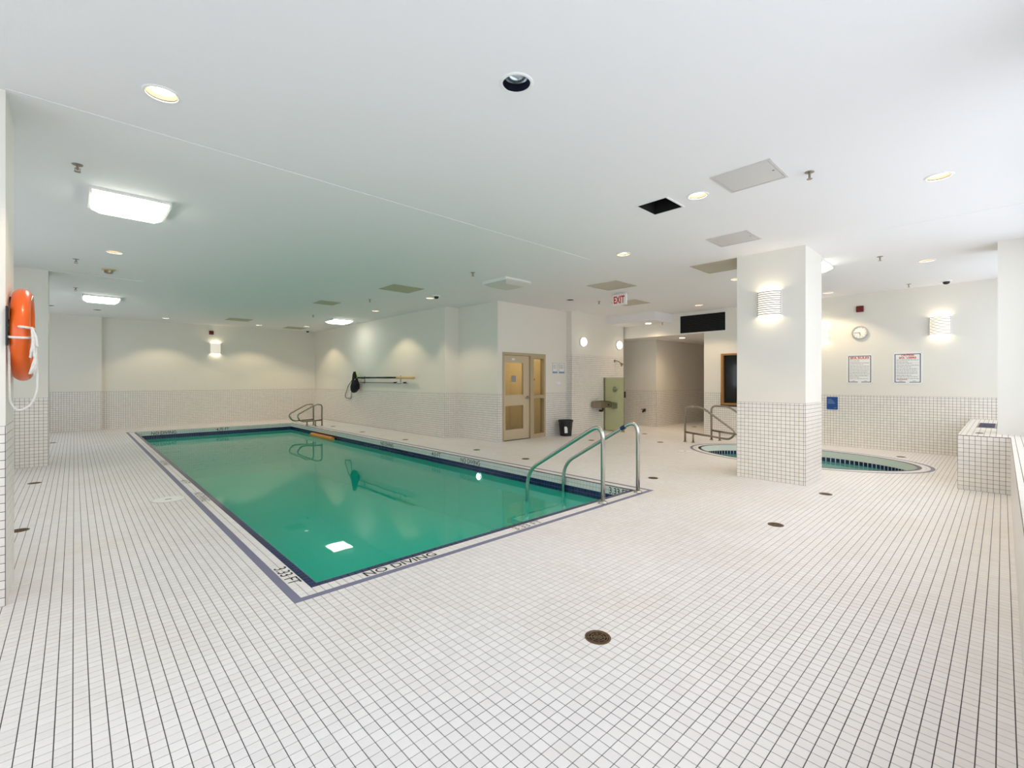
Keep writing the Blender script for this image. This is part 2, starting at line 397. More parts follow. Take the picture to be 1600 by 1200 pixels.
# ================================================================ FLOOR
FX0, FX1, FY0, FY1 = XL, 16.2, LEDY, YF
def inside_room(x, y):
    if y > 9.33: return x < XR
    if y > YD: return x < 6.97 or x > 9.3
    if y > 5.32: return True
    return x < XS + .02
spabox = (SPC[0] - SPA_A, SPC[0] + SPA_A, SPC[1] - SPA_B, SPC[1] + SPA_B)
fm = MB(); zf = -TH
xs = sorted({FX0, FX1, IX0, IX1, spabox[0], spabox[1]}); ys = sorted({FY0, FY1, IY0, IY1, spabox[2], spabox[3]})
for a, b in zip(xs, xs[1:]):
    for c, d in zip(ys, ys[1:]):
        if a >= IX0 - 1e-6 and b <= IX1 + 1e-6 and c >= IY0 - 1e-6 and d <= IY1 + 1e-6: continue
        if a >= spabox[0] - 1e-6 and b <= spabox[1] + 1e-6 and c >= spabox[2] - 1e-6 and d <= spabox[3] + 1e-6: continue
        fm.quad((a, c, zf), (b, c, zf), (b, d, zf), (a, d, zf))
NSEG = 96
def ell(k, sa, sb, z=0): 
    t = 2 * PI * k / NSEG; return (SPC[0] + sa * math.cos(t), SPC[1] + sb * math.sin(t), z)
def sq(k):
    t = 2 * PI * k / NSEG; c, s = math.cos(t), math.sin(t); q = max(abs(c), abs(s)); return (SPC[0] + SPA_A * c / q, SPC[1] + SPA_B * s / q, zf)
for k in range(NSEG): fm.quad(ell(k, SPA_A - .15, SPA_B - .15, zf), ell(k + 1, SPA_A - .15, SPA_B - .15, zf), sq(k + 1), sq(k))
floor = struct(fm.build('floor', GROUT), 'white square mosaic tile floor with grey joints around the pool', 'floor')
i0, i1 = math.floor((FX0 - PX0) / P), math.ceil((FX1 - PX0) / P); j0, j1 = math.floor((FY0 - PY0) / P), math.ceil((FY1 - PY0) / P)
cells = []
for i in range(i0, i1):
    x = PX0 + (i + .5) * P
    for j in range(j0, j1):
        if -3 <= i < NX + 3 and -3 <= j < NY + 3: continue
        y = PY0 + (j + .5) * P
        if not inside_room(x, y): continue
        if ((x - SPC[0]) / (SPA_A - .03)) ** 2 + ((y - SPC[1]) / (SPA_B - .03)) ** 2 < 1: continue
        a, b, c, d = PX0 + i * P, PX0 + (i + 1) * P, PY0 + j * P, PY0 + (j + 1) * P
        c = max(c, FY0); a = max(a, FX0)
        if d - c > .01 and b - a > .01: cells.append((a, b, c, d))
tiling(floor, (0, 0, 0), (1, 0, 0), (0, 1, 0), cells, TILE, 300, rest='floor_tiling')

# ================================================================ POOL
pool = thing('swimming_pool', 'long rectangular pool with navy edge tiles and slate-blue border band', 'pool', ((PX0 + PX1) / 2, (PY0 + PY1) / 2, 0))
def ringcells(k):
    """cells of the k-th ring outside the navy ring (k=0 navy)"""
    out = []
    for i in range(-k, NX + k):
        for j in (-k, NY + k - 1): out.append((PX0 + i * P, PX0 + (i + 1) * P, PY0 + j * P, PY0 + (j + 1) * P))
    for j in range(-k + 1, NY + k - 1):
        for i in (-k, NX + k - 1): out.append((PX0 + i * P, PX0 + (i + 1) * P, PY0 + j * P, PY0 + (j + 1) * P))
    return out
tiling(pool, (0, 0, 0), (1, 0, 0), (0, 1, 0), ringcells(0), NAVY, 200, 9, 'coping_tile', 'coping_tiling')
tiling(pool, (0, 0, 0), (1, 0, 0), (0, 1, 0), ringcells(1) + ringcells(2), TILE, 240, 9, 'border_tile', 'border_tiling')
e = 3 * P; q = 2 * P
for x0, x1, y0, y1 in ((PX0 - e, PX1 + e, PY0 - e, PY0 - q), (PX0 - e, PX1 + e, PY1 + q, PY1 + e), (PX0 - e, PX0 - q, PY0 - q, PY1 + q), (PX1 + q, PX1 + e, PY0 - q, PY1 + q)):
    MB().box(x0, x1, y0, y1, -TH, -.0003).build('border_band', LAV, pool)
# basin: walls and sloping bottom
ZN, ZF_ = -1.03, -1.45
bm_ = MB()
bm_.quad((IX0, IY0, ZN), (IX1, IY0, ZN), (IX1, IY1, ZF_), (IX0, IY1, ZF_))
bm_.quad((IX0, IY0, zf), (IX1, IY0, zf), (IX1, IY0, ZN), (IX0, IY0, ZN)); bm_.quad((IX0, IY1, zf), (IX1, IY1, zf), (IX1, IY1, ZF_), (IX0, IY1, ZF_))
bm_.quad((IX0, IY0, zf), (IX0, IY1, zf), (IX0, IY1, ZF_), (IX0, IY0, ZN)); bm_.quad((IX1, IY0, zf), (IX1, IY1, zf), (IX1, IY1, ZF_), (IX1, IY0, ZN))
bm_.build('basin', PLASTER, pool)
def side(p0, p1, nm):
    u = Vector((p1[0] - p0[0], p1[1] - p0[1], 0)); L = u.length; u.normalize(); nn = u.cross(Vector((0, 0, 1)))
    o = Vector((p0[0], p0[1], 0)) + nn * .003
    n = int(round(L / P))
    # white rows, then navy rows down to the water
    wc = [(i * P, (i + 1) * P, -(r + 1) * P, -r * P) for i in range(n) for r in range(2)]
    nc = [(i * P, (i + 1) * P, -(r + 1) * P, -r * P) for i in range(n) for r in (2, 3)]
    tiling(pool, o, u, (0, 0, 1), wc, WTILE, 60, 8, 'waterline_tile', 'waterline_tiling')
    tiling(pool, o, u, (0, 0, 1), nc, NAVY, 60, 8, 'waterline_navy_tile', 'waterline_navy_tiling')
    g = lambda t, z: tuple(Vector((p0[0], p0[1], 0)) + nn * .001 + u * t + Vector((0, 0, z)))
    MB().quad(g(0, -4 * P), g(L, -4 * P), g(L, 0), g(0, 0)).build('waterline_grout', NGROUT, pool)
side((IX0, IY1), (IX1, IY1), 'far'); side((IX1, IY1), (IX1, IY0), 'right'); side((IX0, IY0), (IX0, IY1), 'left'); side((IX1, IY0), (IX0, IY0), 'near')
# underwater steps by the rails, navy nosings
for k, (z, y) in enumerate(((-.42, 4.48), (-.66, 4.82), (-.86, 5.16))):
    st = MB().box(4.15, IX1 - .004, IY0 + .004, y, -1.3, z).build('step', SPLAST, pool)
    MB().box(4.15, IX1 - .004, y - .05, y + .004, z - .05, z + .003).build('step_nosing', NAVY, st)
    MB().box(4.14, 4.19, IY0 + .004, y + .004, z - .05, z + .003).build('step_nosing', NAVY, st)
# lettering
X_, Y_, Z_ = (1, 0, 0), (0, 1, 0), (0, 0, 1); NY_ = (0, -1, 0); zt = .0008
yb = PY0 - P
text('NO DIVING', INK, pool, (1.82, yb, zt), X_, Y_, .60, .085); text('3.33 FT', INKWORN, pool, (3.19, yb, zt), X_, Y_, .36, .085)
xb = PX0 - P
text('3.33 FT', INK, pool, (xb, 3.53, zt), NY_, X_, .36, .085)
text('NO DIVING', INKWORN, pool, (xb, 6.62, zt), NY_, X_, .56, .085); text('4.0 FT', INKWORN, pool, (xb, 7.75, zt), NY_, X_, .30, .085); text('NO DIVING', INKWORN, pool, (xb, 9.75, zt), NY_, X_, .56, .085)
yw = IY1 - .0042; xw = IX1 - .0042
text('NO DIVING', INK, pool, (1.81, yw, -P), X_, Z_, .56, .085); text('4.75 FT', INK, pool, (3.22, yw, -P), X_, Z_, .32, .085)
text('NO DIVING', INK, pool, (xw, 9.58, -P), NY_, Z_, .58, .085); text('4.0 FT', INK, pool, (xw, 7.62, -P), NY_, Z_, .30, .085)
text('NO DIVING', INK, pool, (xw, 6.55, -P), NY_, Z_, .56, .085); text('3.33 FT', INK, pool, (xw, 3.43, -P), NY_, Z_, .30, .085)
# glowing disc below the waterline, standing for a lamp's reflection on the water
ul = MB().lathe([(.0001, .012), (.05, .012), (.06, 0), (.066, 0)], (IX1 - .006, 6.30, -.285), '-x', 24).build('reflection_disc', REFLGLOW, pool)
MB().torus((IX1 - .012, 6.30, -.285), .064, .007, 'x', 28, 8).build('reflection_rim', STEEL, ul)
wm = MB().box(IX0 - .002, IX1 + .002, IY0 - .002, IY1 + .002, -1.6, WL)
tag(wm.build('pool_water', WATER, loc=((IX0 + IX1) / 2, (IY0 + IY1) / 2, WL)), 'still emerald green water filling the long pool', 'water')
# foam noodle
nd = MB().lathe([(.0001, 0), (.02, 0), (.055, 0), (.058, .006), (.058, 1.50), (.055, 1.506), (.02, 1.506), (.0001, 1.506)], (IX1 - .085, 12.42, WL + .018), 'y', 16).build('pool_noodle', NOODLE, loc=(IX1 - .085, 13.1, WL), smooth=False)
tag(nd, 'orange foam tube floating against the navy waterline tiles', 'pool noodle')

# ================================================================ SPA
spa = thing('spa_pool', 'oval sunken whirlpool with navy tile edge beside the sconce pillar', 'hot tub', (SPC[0], SPC[1], 0))
def ring(name, d0, d1, z0, z1, m, parent=spa, wall=False):
    mb = MB()
    for k in range(NSEG):
        a0, a1 = ell(k, SPA_A - d0, SPA_B - d0, z1), ell(k + 1, SPA_A - d0, SPA_B - d0, z1); b0, b1 = ell(k, SPA_A - d1, SPA_B - d1, z1), ell(k + 1, SPA_A - d1, SPA_B - d1, z1)
        mb.quad(a0, a1, b1, b0)
        dn = lambda p: (p[0], p[1], z0)
        mb.quad(a0, a1, dn(a1), dn(a0)); mb.quad(b0, b1, dn(b1), dn(b0))
    return mb.build(name, m, parent)
ring('border_band', 0, P, -.004, .0012, LAV)
ring('border_bed', P, 4 * P, -.004, -.0005, GROUT)
def ringtiles(d0, d1, n, m, name, z=.001, nmax=0):
    V = []
    for k in range(n):
        t0, t1 = 2 * PI * (k + .03) / n, 2 * PI * (k + .97) / n
        c = []
        for zz in (z - .004, z):
            for t, d in ((t0, d1), (t0, d0), (t1, d0), (t1, d1)):
                c.append((SPC[0] + (SPA_A - d) * math.cos(t), SPC[1] + (SPA_B - d) * math.sin(t), zz))
        V.append(c)
    fast_boxes(name, np.array(V), spa, m)
ringtiles(P + .0015, 2 * P - .0015, 190, TILE, 'border_tiling'); ringtiles(2 * P + .0015, 3 * P - .0015, 184, TILE, 'border_tiling'); ringtiles(3 * P + .0015, 4 * P, 178, NAVY, 'coping_tiling', .0014)
ds = 4 * P; SWL = -.19
mb = MB()
for k in range(NSEG):
    mb.quad(ell(k, SPA_A - ds, SPA_B - ds, 0), ell(k + 1, SPA_A - ds, SPA_B - ds, 0), ell(k + 1, SPA_A - ds, SPA_B - ds, -.5), ell(k, SPA_A - ds, SPA_B - ds, -.5))
    mb.quad(ell(k, SPA_A - ds, SPA_B - ds, -.5), ell(k + 1, SPA_A - ds, SPA_B - ds, -.5), ell(k + 1, SPA_A - ds - .4, SPA_B - ds - .4, -.5), ell(k, SPA_A - ds - .4, SPA_B - ds - .4, -.5))
    mb.quad(ell(k, SPA_A - ds - .4, SPA_B - ds - .4, -.5), ell(k + 1, SPA_A - ds - .4, SPA_B - ds - .4, -.5), ell(k + 1, SPA_A - ds - .4, SPA_B - ds - .4, -.95), ell(k, SPA_A - ds - .4, SPA_B - ds - .4, -.95))
    mb.quad(ell(k, SPA_A - ds - .4, SPA_B - ds - .4, -.95), ell(k + 1, SPA_A - ds - .4, SPA_B - ds - .4, -.95), (SPC[0], SPC[1], -.95), (SPC[0], SPC[1], -.95))
mb.build('basin', SPLAST, spa)
V = []
nt_ = 130
for k in range(nt_):          # navy blocks at the spa waterline
    t0, t1 = 2 * PI * (k + .12) / nt_, 2 * PI * (k + .88) / nt_; c = []
    for d in (ds, ds + .006):
        for t, z in ((t0, -.205), (t1, -.205), (t1, -.125), (t0, -.125)):
            c.append((SPC[0] + (SPA_A - d) * math.cos(t), SPC[1] + (SPA_B - d) * math.sin(t), z))
    V.append(c)
fast_boxes('waterline_navy_tiling', np.array(V), spa, NAVY)
mb = MB()
for k in range(NSEG):
    mb.quad(ell(k, SPA_A - ds - .38, SPA_B - ds - .38, -.497), ell(k + 1, SPA_A - ds - .38, SPA_B - ds - .38, -.497), ell(k + 1, SPA_A - ds - .42, SPA_B - ds - .42, -.497), ell(k, SPA_A - ds - .42, SPA_B - ds - .42, -.497))
mb.build('bench_nosing', NAVY, spa)
mb = MB(); a, b = SPA_A - ds + .001, SPA_B - ds + .001
n0 = len(mb.v); mb.v += [ell(k, a, b, SWL) for k in range(NSEG)] + [ell(k, a, b, -1.0) for k in range(NSEG)]
mb.f.append(tuple(range(NSEG))); mb.f.append(tuple(range(2 * NSEG - 1, NSEG - 1, -1)))
mb.f += [(k, (k + 1) % NSEG, NSEG + (k + 1) % NSEG, NSEG + k) for k in range(NSEG)]
tag(mb.build('spa_water', SPAW, loc=(SPC[0], SPC[1], SWL)), 'pale turquoise water in the oval whirlpool', 'water')

# ================================================================ WALLS
T = .14
def wallbox(name, x0, x1, y0, y1, z0=-.003, z1=HC, label=None, m=PAINT, holes=None, axis=None):
    """box wall; holes: (a0,a1,z0,z1) openings along its length"""
    mb = MB()
    if not holes: mb.box(x0, x1, y0, y1, z0, z1)
    else:
        al = (x0, x1) if axis == 'x' else (y0, y1)
        aa = sorted({al[0], al[1]} | {h[0] for h in holes} | {h[1] for h in holes}); zz = sorted({z0, z1} | {h[2] for h in holes} | {h[3] for h in holes})
        for a, b in zip(aa, aa[1:]):
            for c, d in zip(zz, zz[1:]):
                if any(a >= h[0] - 1e-6 and b <= h[1] + 1e-6 and c >= h[2] - 1e-6 and d <= h[3] + 1e-6 for h in holes): continue
                if axis == 'x': mb.box(a, b, y0, y1, c, d)
                else: mb.box(x0, x1, a, b, c, d)
    return struct(mb.build(name, m), label, 'wall')
w_far = wallbox('wall_far', XL - T, XR + T, YF, YF + T, label='cream far wall with tiled lower half behind the pool')
wainscot(w_far, (.57, YF), (XR, YF))
fp = wallbox('wall_far_pier', XL, .57, YF - .12, YF, label='shallow pale wall pier at the left end of the far wall')
wainscot(fp, (XL, YF - .12), (.57, YF - .12)); wainscot(fp, (.57, YF - .12), (.57, YF))
w_right = wallbox('wall_right', XR, XR + .41, 9.33, YF, label='long pool side wall carrying the net and rescue pole')
wainscot(w_right, (XR, YF), (XR, 9.33)); wainscot(w_right, (XR, 9.33), (6.97, 9.33))
w_r2 = wallbox('wall_right_return', 6.97, 6.97 + T, YD + .15, 9.33, label='short wall stepped back beside the door wall corner')
wainscot(w_r2, (6.97, 9.33), (6.97, YD))
DX0, DX1, DZ = 7.11, 8.56, 2.05
w_door = wallbox('wall_door', 6.97, 9.40, YD, YD + .15, holes=[(DX0, DX1, -.003, DZ)], axis='x', label='wall with the tan door and sidelight')
wainscot(w_door, (6.97, YD), (DX0, YD)); wainscot(w_door, (DX1, YD), (9.38, YD))
w_sh = wallbox('wall_shower', 9.38, 11.78, YSH, YSH + .32, label='shower wall tiled to head height under two round lamps')
wainscot(w_sh, (9.38, YSH), (11.78, YSH), 39 * P); wainscot(w_sh, (9.38, YD), (9.38, YSH), 39 * P)
w_p = wallbox('wall_passage', 12.75, 12.75 + T, 7.17, 9.2, label='pale passage wall past the shower with tiled lower half')
wainscot(w_p, (12.75, 9.2), (12.75, 7.17))
w_c = wallbox('wall_corridor', 12.75 + T, 16.2, 7.17, 7.17 + T, label='shaded corridor wall leading away beyond the spa')
wainscot(w_c, (12.75, 7.17), (16.2, 7.17))
w_ce = wallbox('wall_corridor_end', 16.2, 16.2 + T, 5.0, 7.4, label='end wall of the dim corridor')
wainscot(w_ce, (16.2, 7.17), (16.2, 5.32))
wallbox('wall_corridor_side', XS + T, 16.2, 5.18, 5.32, label='hidden side wall of the corridor behind the sauna window')
wallbox('wall_passage_end', 9.38, 12.9, 9.2, 9.2 + T, label='end wall of the passage behind the shower')
# spa wall: sauna window opening, corridor opening below the bulkhead
SWY0, SWY1, SWZ0, SWZ1 = 3.75, 4.88, .79, 2.07
w_spa = wallbox('wall_spa', XS, XS + T, -.6, 8.4, holes=[(SWY0, SWY1, SWZ0, SWZ1), (5.32, 8.4, -.003, 2.63)], axis='y', label='cream spa wall with clock, rules boards and sconces')
wainscot(w_spa, (XS, 5.32), (XS, .40), skip=[(5.32 - SWY1, 5.32 - SWY0, SWZ0, 3)]); wainscot(w_spa, (XS, .40), (XS, -.42), z0=LEDZ)
wainscot(w_spa, (XS + T, 5.32), (XS, 5.32))
struct(MB().box(XS + T, 16.3, 5.0, 9.3, 2.63, 2.70).build('ceiling_corridor', CEILP), 'lower corridor ceiling beyond the black grille', 'ceiling')
struct(MB().box(10.97, XS, 6.20, YSH, 2.97, HC).build('ceiling_soffit', CEILP), 'small dropped ceiling block in front of the shower', 'ceiling')
# left wall and its piers
w_left = wallbox('wall_left', XL - T, XL, -.6, YF, holes=[(a, b, 1.0, LZ1) for a, b in LEFTWIN], axis='y', label='outer wall with windows behind the left piers')
wainscot(w_left, (XL, -.07), (XL, YF), 1.0)
for nm, y0, y1, lb in (('pier', 4.25, 4.78, 'white tiled pier carrying the orange life ring'), ('pier', 10.72, 11.22, 'grey-lit tiled pier standing further along the pool deck')):
    o = struct(MB().box(XL, -.31, y0, y1, -.003, HC).build(nm, PAINT), lb, 'pier')
    wainscot(o, (XL, y0), (-.31, y0), 21 * P, nmax=150); wainscot(o, (-.31, y0), (-.31, y1), 21 * P, nmax=150)
# spa pillar
PLX0, PLX1, PLY0, PLY1 = 7.05, 7.84, 1.795, 2.67
pil = struct(MB().box(PLX0, PLX1, PLY0, PLY1, -.003, HC).build('pillar', PAINT), 'square white pillar with tiled base and a glowing sconce', 'pillar')
for a, b in (((PLX0, PLY1), (PLX0, PLY0)), ((PLX0, PLY0), (PLX1, PLY0)), ((PLX1, PLY0), (PLX1, PLY1)), ((PLX1, PLY1), (PLX0, PLY1))): wainscot(pil, a, b)
# near window wall: low tiled ledge, header, piers
led = struct(MB().box(XL, 8.30, -.60, LEDY, -.003, LEDZ - TH).build('wall_near_ledge', WGROUT), 'low white tiled ledge wall under the windows', 'wall')
wainscot(led, (8.30, LEDY), (XL, LEDY), LEDZ - P / 2, nmax=0)
tiling(led, (0, 0, LEDZ), (1, 0, 0), (0, 1, 0), grid(XL, 8.30, -.42, LEDY + TH), WTILE, 100, rest='ledge_tiling')
hd = MB().box(XL, XS + T, -.60, -.42, WZ1, HC)
for a, b in ((XL, NEARWIN[0][0]), (NEARWIN[0][1], NEARWIN[1][0]), (NEARWIN[1][1], 8.70), (NEARWIN[2][1], XS)): hd.box(a, b, -.60, -.42, LEDZ - .003, WZ1)
struct(hd.build('wall_near', PAINT), 'window wall above the ledge', 'wall')
struct(MB().box(8.72, 9.28, -.60, .045, LEDZ, HC).build('wall_near_pier', PAINT), 'white wall pier rising from the tiled bench', 'pier')
bench = struct(MB().box(8.30, XS, -.60, .40, -.003, LEDZ - TH).build('wall_near_bench', WGROUT), 'tiled heater bench with a metal grille on top', 'bench')
wainscot(bench, (8.30, .40), (8.30, LEDY), 13 * P, nmax=150); wainscot(bench, (XS, .40), (8.30, .40), 13 * P)
tiling(bench, (0, 0, LEDZ), (1, 0, 0), (0, 1, 0), grid(8.30, XS, -.42, .40), WTILE, 60, rest='bench_tiling')
g = thing('bench_grille', 'slotted metal air grille set in the bench top', 'air grille', (10.2, .16, LEDZ))
MB().box(9.75, 10.75, .06, .27, LEDZ, LEDZ + .006).build('frame', STEELD, g)
for k in range(16): MB().box(9.80 + k * .058, 9.83 + k * .058, .08, .25, LEDZ + .006, LEDZ + .010).build('slat', NAVYP, g)
tag(MB().lathe([(.0001, .006), (.03, .006), (.045, 0)], (8.70, .21, LEDZ), 'z', 20).build('round_socket', BLACK, loc=(8.70, .21, LEDZ)), 'small round black socket on the tiled bench top', 'socket')
# windows
wn = 0
def window(n, fixed, a, b, z0, z1, axis):
    t = thing('window_%d' % n, 'aluminium framed daylight window ' + ('above the tiled ledge' if axis == 'x' else 'in the outer wall behind the piers'), 'window', ((a + b) / 2, fixed, z0) if axis == 'x' else (fixed, (a + b) / 2, z0), kind='structure')
    k = max(2, round((b - a) / 1.5)); fr = MB()
    def bar(p0, p1, q0, q1):
        if axis == 'x': fr.box(p0, p1, fixed - .03, fixed + .03, q0, q1)
        else: fr.box(fixed - .03, fixed + .03, p0, p1, q0, q1)
    for i in range(k + 1):
        c = a + .025 + (b - a - .05) * i / k; bar(c - .025, c + .025, z0, z1)
    bar(a, b, z0, z0 + .05); bar(a, b, z1 - .05, z1)
    fr.build('window_frame', ALU, t)
    for i in range(k):
        c0, c1 = a + .05 + (b - a - .05) * i / k, a + (b - a - .05) * (i + 1) / k
        p = MB()
        if axis == 'x': p.box(c0, c1, fixed - .004, fixed + .004, z0 + .05, z1 - .05)
        else: p.box(fixed - .004, fixed + .004, c0, c1, z0 + .05, z1 - .05)
        p.build('pane', PANE, t)
for n, (a, b) in enumerate(NEARWIN): window(n + 1, -.46, a, b, LEDZ, WZ1, 'x')
for n, (a, b) in enumerate(LEFTWIN): window(n + 4, XL - .07, a, b, 1.0, LZ1, 'y')
# sauna window
sw = thing('window_7', 'dark sauna window in a varnished wooden frame', 'window', (XS, (SWY0 + SWY1) / 2, SWZ0), kind='structure')
MB().box(XS - .02, XS + .12, SWY1 - .055, SWY1, SWZ0, SWZ1).box(XS - .02, XS + .12, SWY0, SWY0 + .055, SWZ0, SWZ1).box(XS - .02, XS + .12, SWY0 + .055, SWY1 - .055, SWZ1 - .045, SWZ1).box(XS - .02, XS + .12, SWY0 + .055, SWY1 - .055, SWZ0, SWZ0 + .045).build('window_frame', WOOD, sw)
MB().box(XS + .05, XS + .06, SWY0 + .05, SWY1 - .05, SWZ0 + .04, SWZ1 - .04).build('pane', DGLASS, sw)

# ================================================================ CEILING with recess holes
DLS = [(.401, 3.630, 1), (5.554, .387, 1), (4.414, 2.040, 1), (5.691, 3.713, 1), (9.307, .784, 1), (8.548, 3.254, 1), (10.843, 4.982, 1), (11.228, 2.456, 1), (.412, 8.564, 1), (.411, 10.868, 1), (5.650, 8.586, 1), (5.666, 11.130, 1), (4.363, 16.60, 1), (5.636, 15.949, 1), (1.921, 16.60, 1), (1.948, 2.023, 0), (8.062, 6.640, -1), (.428, 15.854, -1), (-.42, 15.70, -1)]
HATCH = (4.22, 4.59, 2.27, 2.60)
hs = .12; holes = [(x - hs, x + hs, y - hs, y + hs) for x, y, _ in DLS] + [HATCH]
xs = sorted({XL - T, 16.4, } | {h[0] for h in holes} | {h[1] for h in holes}); ys = sorted({-.6, YF + T} | {h[2] for h in holes} | {h[3] for h in holes})
cm = MB()
for a, b in zip(xs, xs[1:]):
    for c, d in zip(ys, ys[1:]):
        if any(a >= h[0] - 1e-6 and b <= h[1] + 1e-6 and c >= h[2] - 1e-6 and d <= h[3] + 1e-6 for h in holes): continue
        cm.quad((a, c, HC), (b, c, HC), (b, d, HC), (a, d, HC))
RO = .085
for x, y, _ in DLS:
    N = 32
    for k in range(N):
        t0, t1 = 2 * PI * k / N, 2 * PI * (k + 1) / N
        def pt(t, o):
            c, s = math.cos(t), math.sin(t)
            if not o: return (x + RO * c, y + RO * s, HC)
            q_ = max(abs(c), abs(s)); return (x + hs * c / q_, y + hs * s / q_, HC)
        cm.quad(pt(t0, 0), pt(t1, 0), pt(t1, 1), pt(t0, 1))
ceiling = struct(cm.build('ceiling', CEILP), 'flat white plaster ceiling over pool and spa', 'ceiling')
struct(MB().box(-.31, 5.6, 4.22, 4.74, HC - .0025, HC).build('trim_1', CEILP), 'shallow ceiling band running across from the near pier', 'trim')
struct(MB().box(7.0, 7.84, -.42, 1.795, HC - .0025, HC).build('trim_2', CEILP), 'shallow ceiling band between the pillar and the window wall', 'trim')
struct(MB().box(-.31, .9, 10.72, 11.22, HC - .006, HC).build('trim_3', CEILP), 'shallow ceiling band above the second pier', 'trim')

# downlights
def downlight(x, y, mode, label, z=HC):
    t = thing('downlight', label, 'ceiling light', (x, y, z), 'lit recessed downlights' if mode == 1 else 'dark recessed downlights', local=True)
    MB().lathe([(RO, .0), (RO, -.006), (RO + .012, -.006), (RO + .018, -.001), (RO + .018, 0)], n=32).build('trim', WHITEM, t, smooth=False)
    if mode == 1:
        MB().lathe([(RO - .0005, 0), (RO - .001, .006)], n=32).build('rim', BLACK, t)
        MB().lathe([(RO - .001, .006), (RO - .012, .028)], n=32).build('baffle', BAFW, t, smooth=True)
        MB().lathe([(RO - .011, .028), (.0001, .030)], n=32).build('lens', LAMPW, t)
        sp = lamp('SPOT', 46, (1, .78, .50), t, (0, 0, .005), spot_size=math.radians(112), spot_blend=.35, shadow_soft_size=.05)
    else:
        MB().lathe([(RO - .0005, 0), (RO - .002, .05)], n=32).build('baffle', BAFD, t, smooth=True)
        MB().lathe([(RO - .002, .05), (RO - .012, .09), (.03, .10), (.0001, .10)], n=32).build('reflector', SILVER if mode == 0 else DARK, t, smooth=True)
    return t
near = {0: 'between the ceiling seam and the long fluorescent fixture', 1: 'close to the window wall', 2: 'between the black hatch and the grey access panel', 3: 'beside the ceiling seam above the near pool corner', 4: 'near the bench grille', 5: 'behind the spa pillar', 6: 'in front of the black air grille', 7: 'above the spa wall clock', 8: 'nearest the brown smoke detector on its seam side', 9: 'on the far side of the brown smoke detector', 10: 'beside the black dome camera', 11: 'between the olive panels and lit fixture by the net wall', 12: 'washing the far wall right of the sconce', 13: 'by the corner of far wall and net wall', 14: 'washing the far wall left of the sconce', 15: '', 16: '', 17: '', 18: ''}
for k, (x, y, mode) in enumerate(DLS):
    lb = {1: 'warm lit recessed downlight ' + near[k], 0: 'unlit recessed downlight with silver reflector and violet baffle', -1: 'black unlit recessed downlight ' + ('near the door wall' if k == 16 else 'in line with the lit fixture before the far wall pier' if k == 17 else 'close to the left wall windows before the far wall pier')}[mode]
    downlight(x, y, mode, lb)
# surface downlight below the soffit, dim one in the corridor
for x, y, z, lb in ((11.40, 6.65, 2.97, 'small lit disc lamp under the dropped ceiling block'), (12.65, 6.30, 2.63, 'dim disc lamp on the low corridor ceiling')):
    t = thing('disc_lamp', lb, 'ceiling light', (x, y, z), local=True)
    MB().lathe([(.10, 0), (.10, -.012), (.08, -.016), (.0001, -.016)], n=28).build('trim', WHITEM, t)
    MB().lathe([(.078, -.0165), (.07, -.022), (.0001, -.024)], n=28).build('lens', LAMPW, t)
    lamp('SPOT', 46, (1, .78, .50), t, (0, 0, -.04), spot_size=math.radians(150), spot_blend=1, shadow_soft_size=.06)
# fluorescent ceiling fixtures
def fixture(x0, y0, lit, label, sx=.62, sy=.62):
    t = thing('ceiling_fixture', label, 'ceiling light', (x0 + sx / 2, y0 + sy / 2, HC), 'square prismatic ceiling fixtures', local=True)
    a, b = sx / 2, sy / 2
    MB().box(-a, a, -b, b, -.028, 0).build('housing', WHITEM, t)
    MB().box(-a, -a + .02, -b, b, -.05, -.028).box(a - .02, a, -b, b, -.05, -.028).build('end_cap', WHITEM, t)
    m = MB(); c, d = a - .025, b - .01; e_, f_ = a - .09, b - .09
    m.v = [(-c, -d, -.028), (c, -d, -.028), (c, d, -.028), (-c, d, -.028), (-c, -d, -.05), (c, -d, -.05), (c, d, -.05), (-c, d, -.05), (-e_, -f_, -.10), (e_, -f_, -.10), (e_, f_, -.10), (-e_, f_, -.10)]
    m.f = [(8, 9, 10, 11)[::-1]] + [f__ for k in range(4) for f__ in ((k, (k + 1) % 4, 4 + (k + 1) % 4, 4 + k), (4 + k, 4 + (k + 1) % 4, 8 + (k + 1) % 4, 8 + k))]
    m.build('lens', TUBE if lit else TUBEOFF, t)
    return t
fixture(.10, 5.78, 1, 'large lit prismatic ceiling fixture in line with the near pier')
fixture(.12, 13.15, 1, 'lit prismatic ceiling fixture beyond the second pier')
fixture(5.44, 13.30, 1, 'lit prismatic ceiling fixture above the pool net')
fixture(5.42, 5.90, 0, 'unlit prismatic ceiling fixture in front of the door wall')
fixture(8.05, 1.83, 1, 'lit prismatic ceiling fixture behind the spa pillar')
# access panels
def panel(x0, x1, y0, y1, m, label):
    t = thing('access_panel', label, 'access panel', ((x0 + x1) / 2, (y0 + y1) / 2, HC), 'ceiling access panels')
    MB().box(x0, x1, y0, y0 + .02, HC - .008, HC).box(x0, x1, y1 - .02, y1, HC - .008, HC).box(x0, x0 + .02, y0 + .02, y1 - .02, HC - .008, HC).box(x1 - .02, x1, y0 + .02, y1 - .02, HC - .008, HC).build('frame', m, t)
    MB().box(x0 + .026, x1 - .026, y0 + .026, y1 - .026, HC - .006, HC).build('door_leaf', m, t)
    MB().cyl(((x0 + x1) / 2, y0 + .05, HC - .009), .009, .004, 'z', 12).build('latch', STEELD, t)
panel(4.10, 4.58, 1.295, 1.785, GREYP, 'grey ceiling access panel beside the sprinkler near the window wall')
panel(5.86, 6.34, 2.10, 2.605, GREYP, 'grey ceiling access panel in front of the pillar')
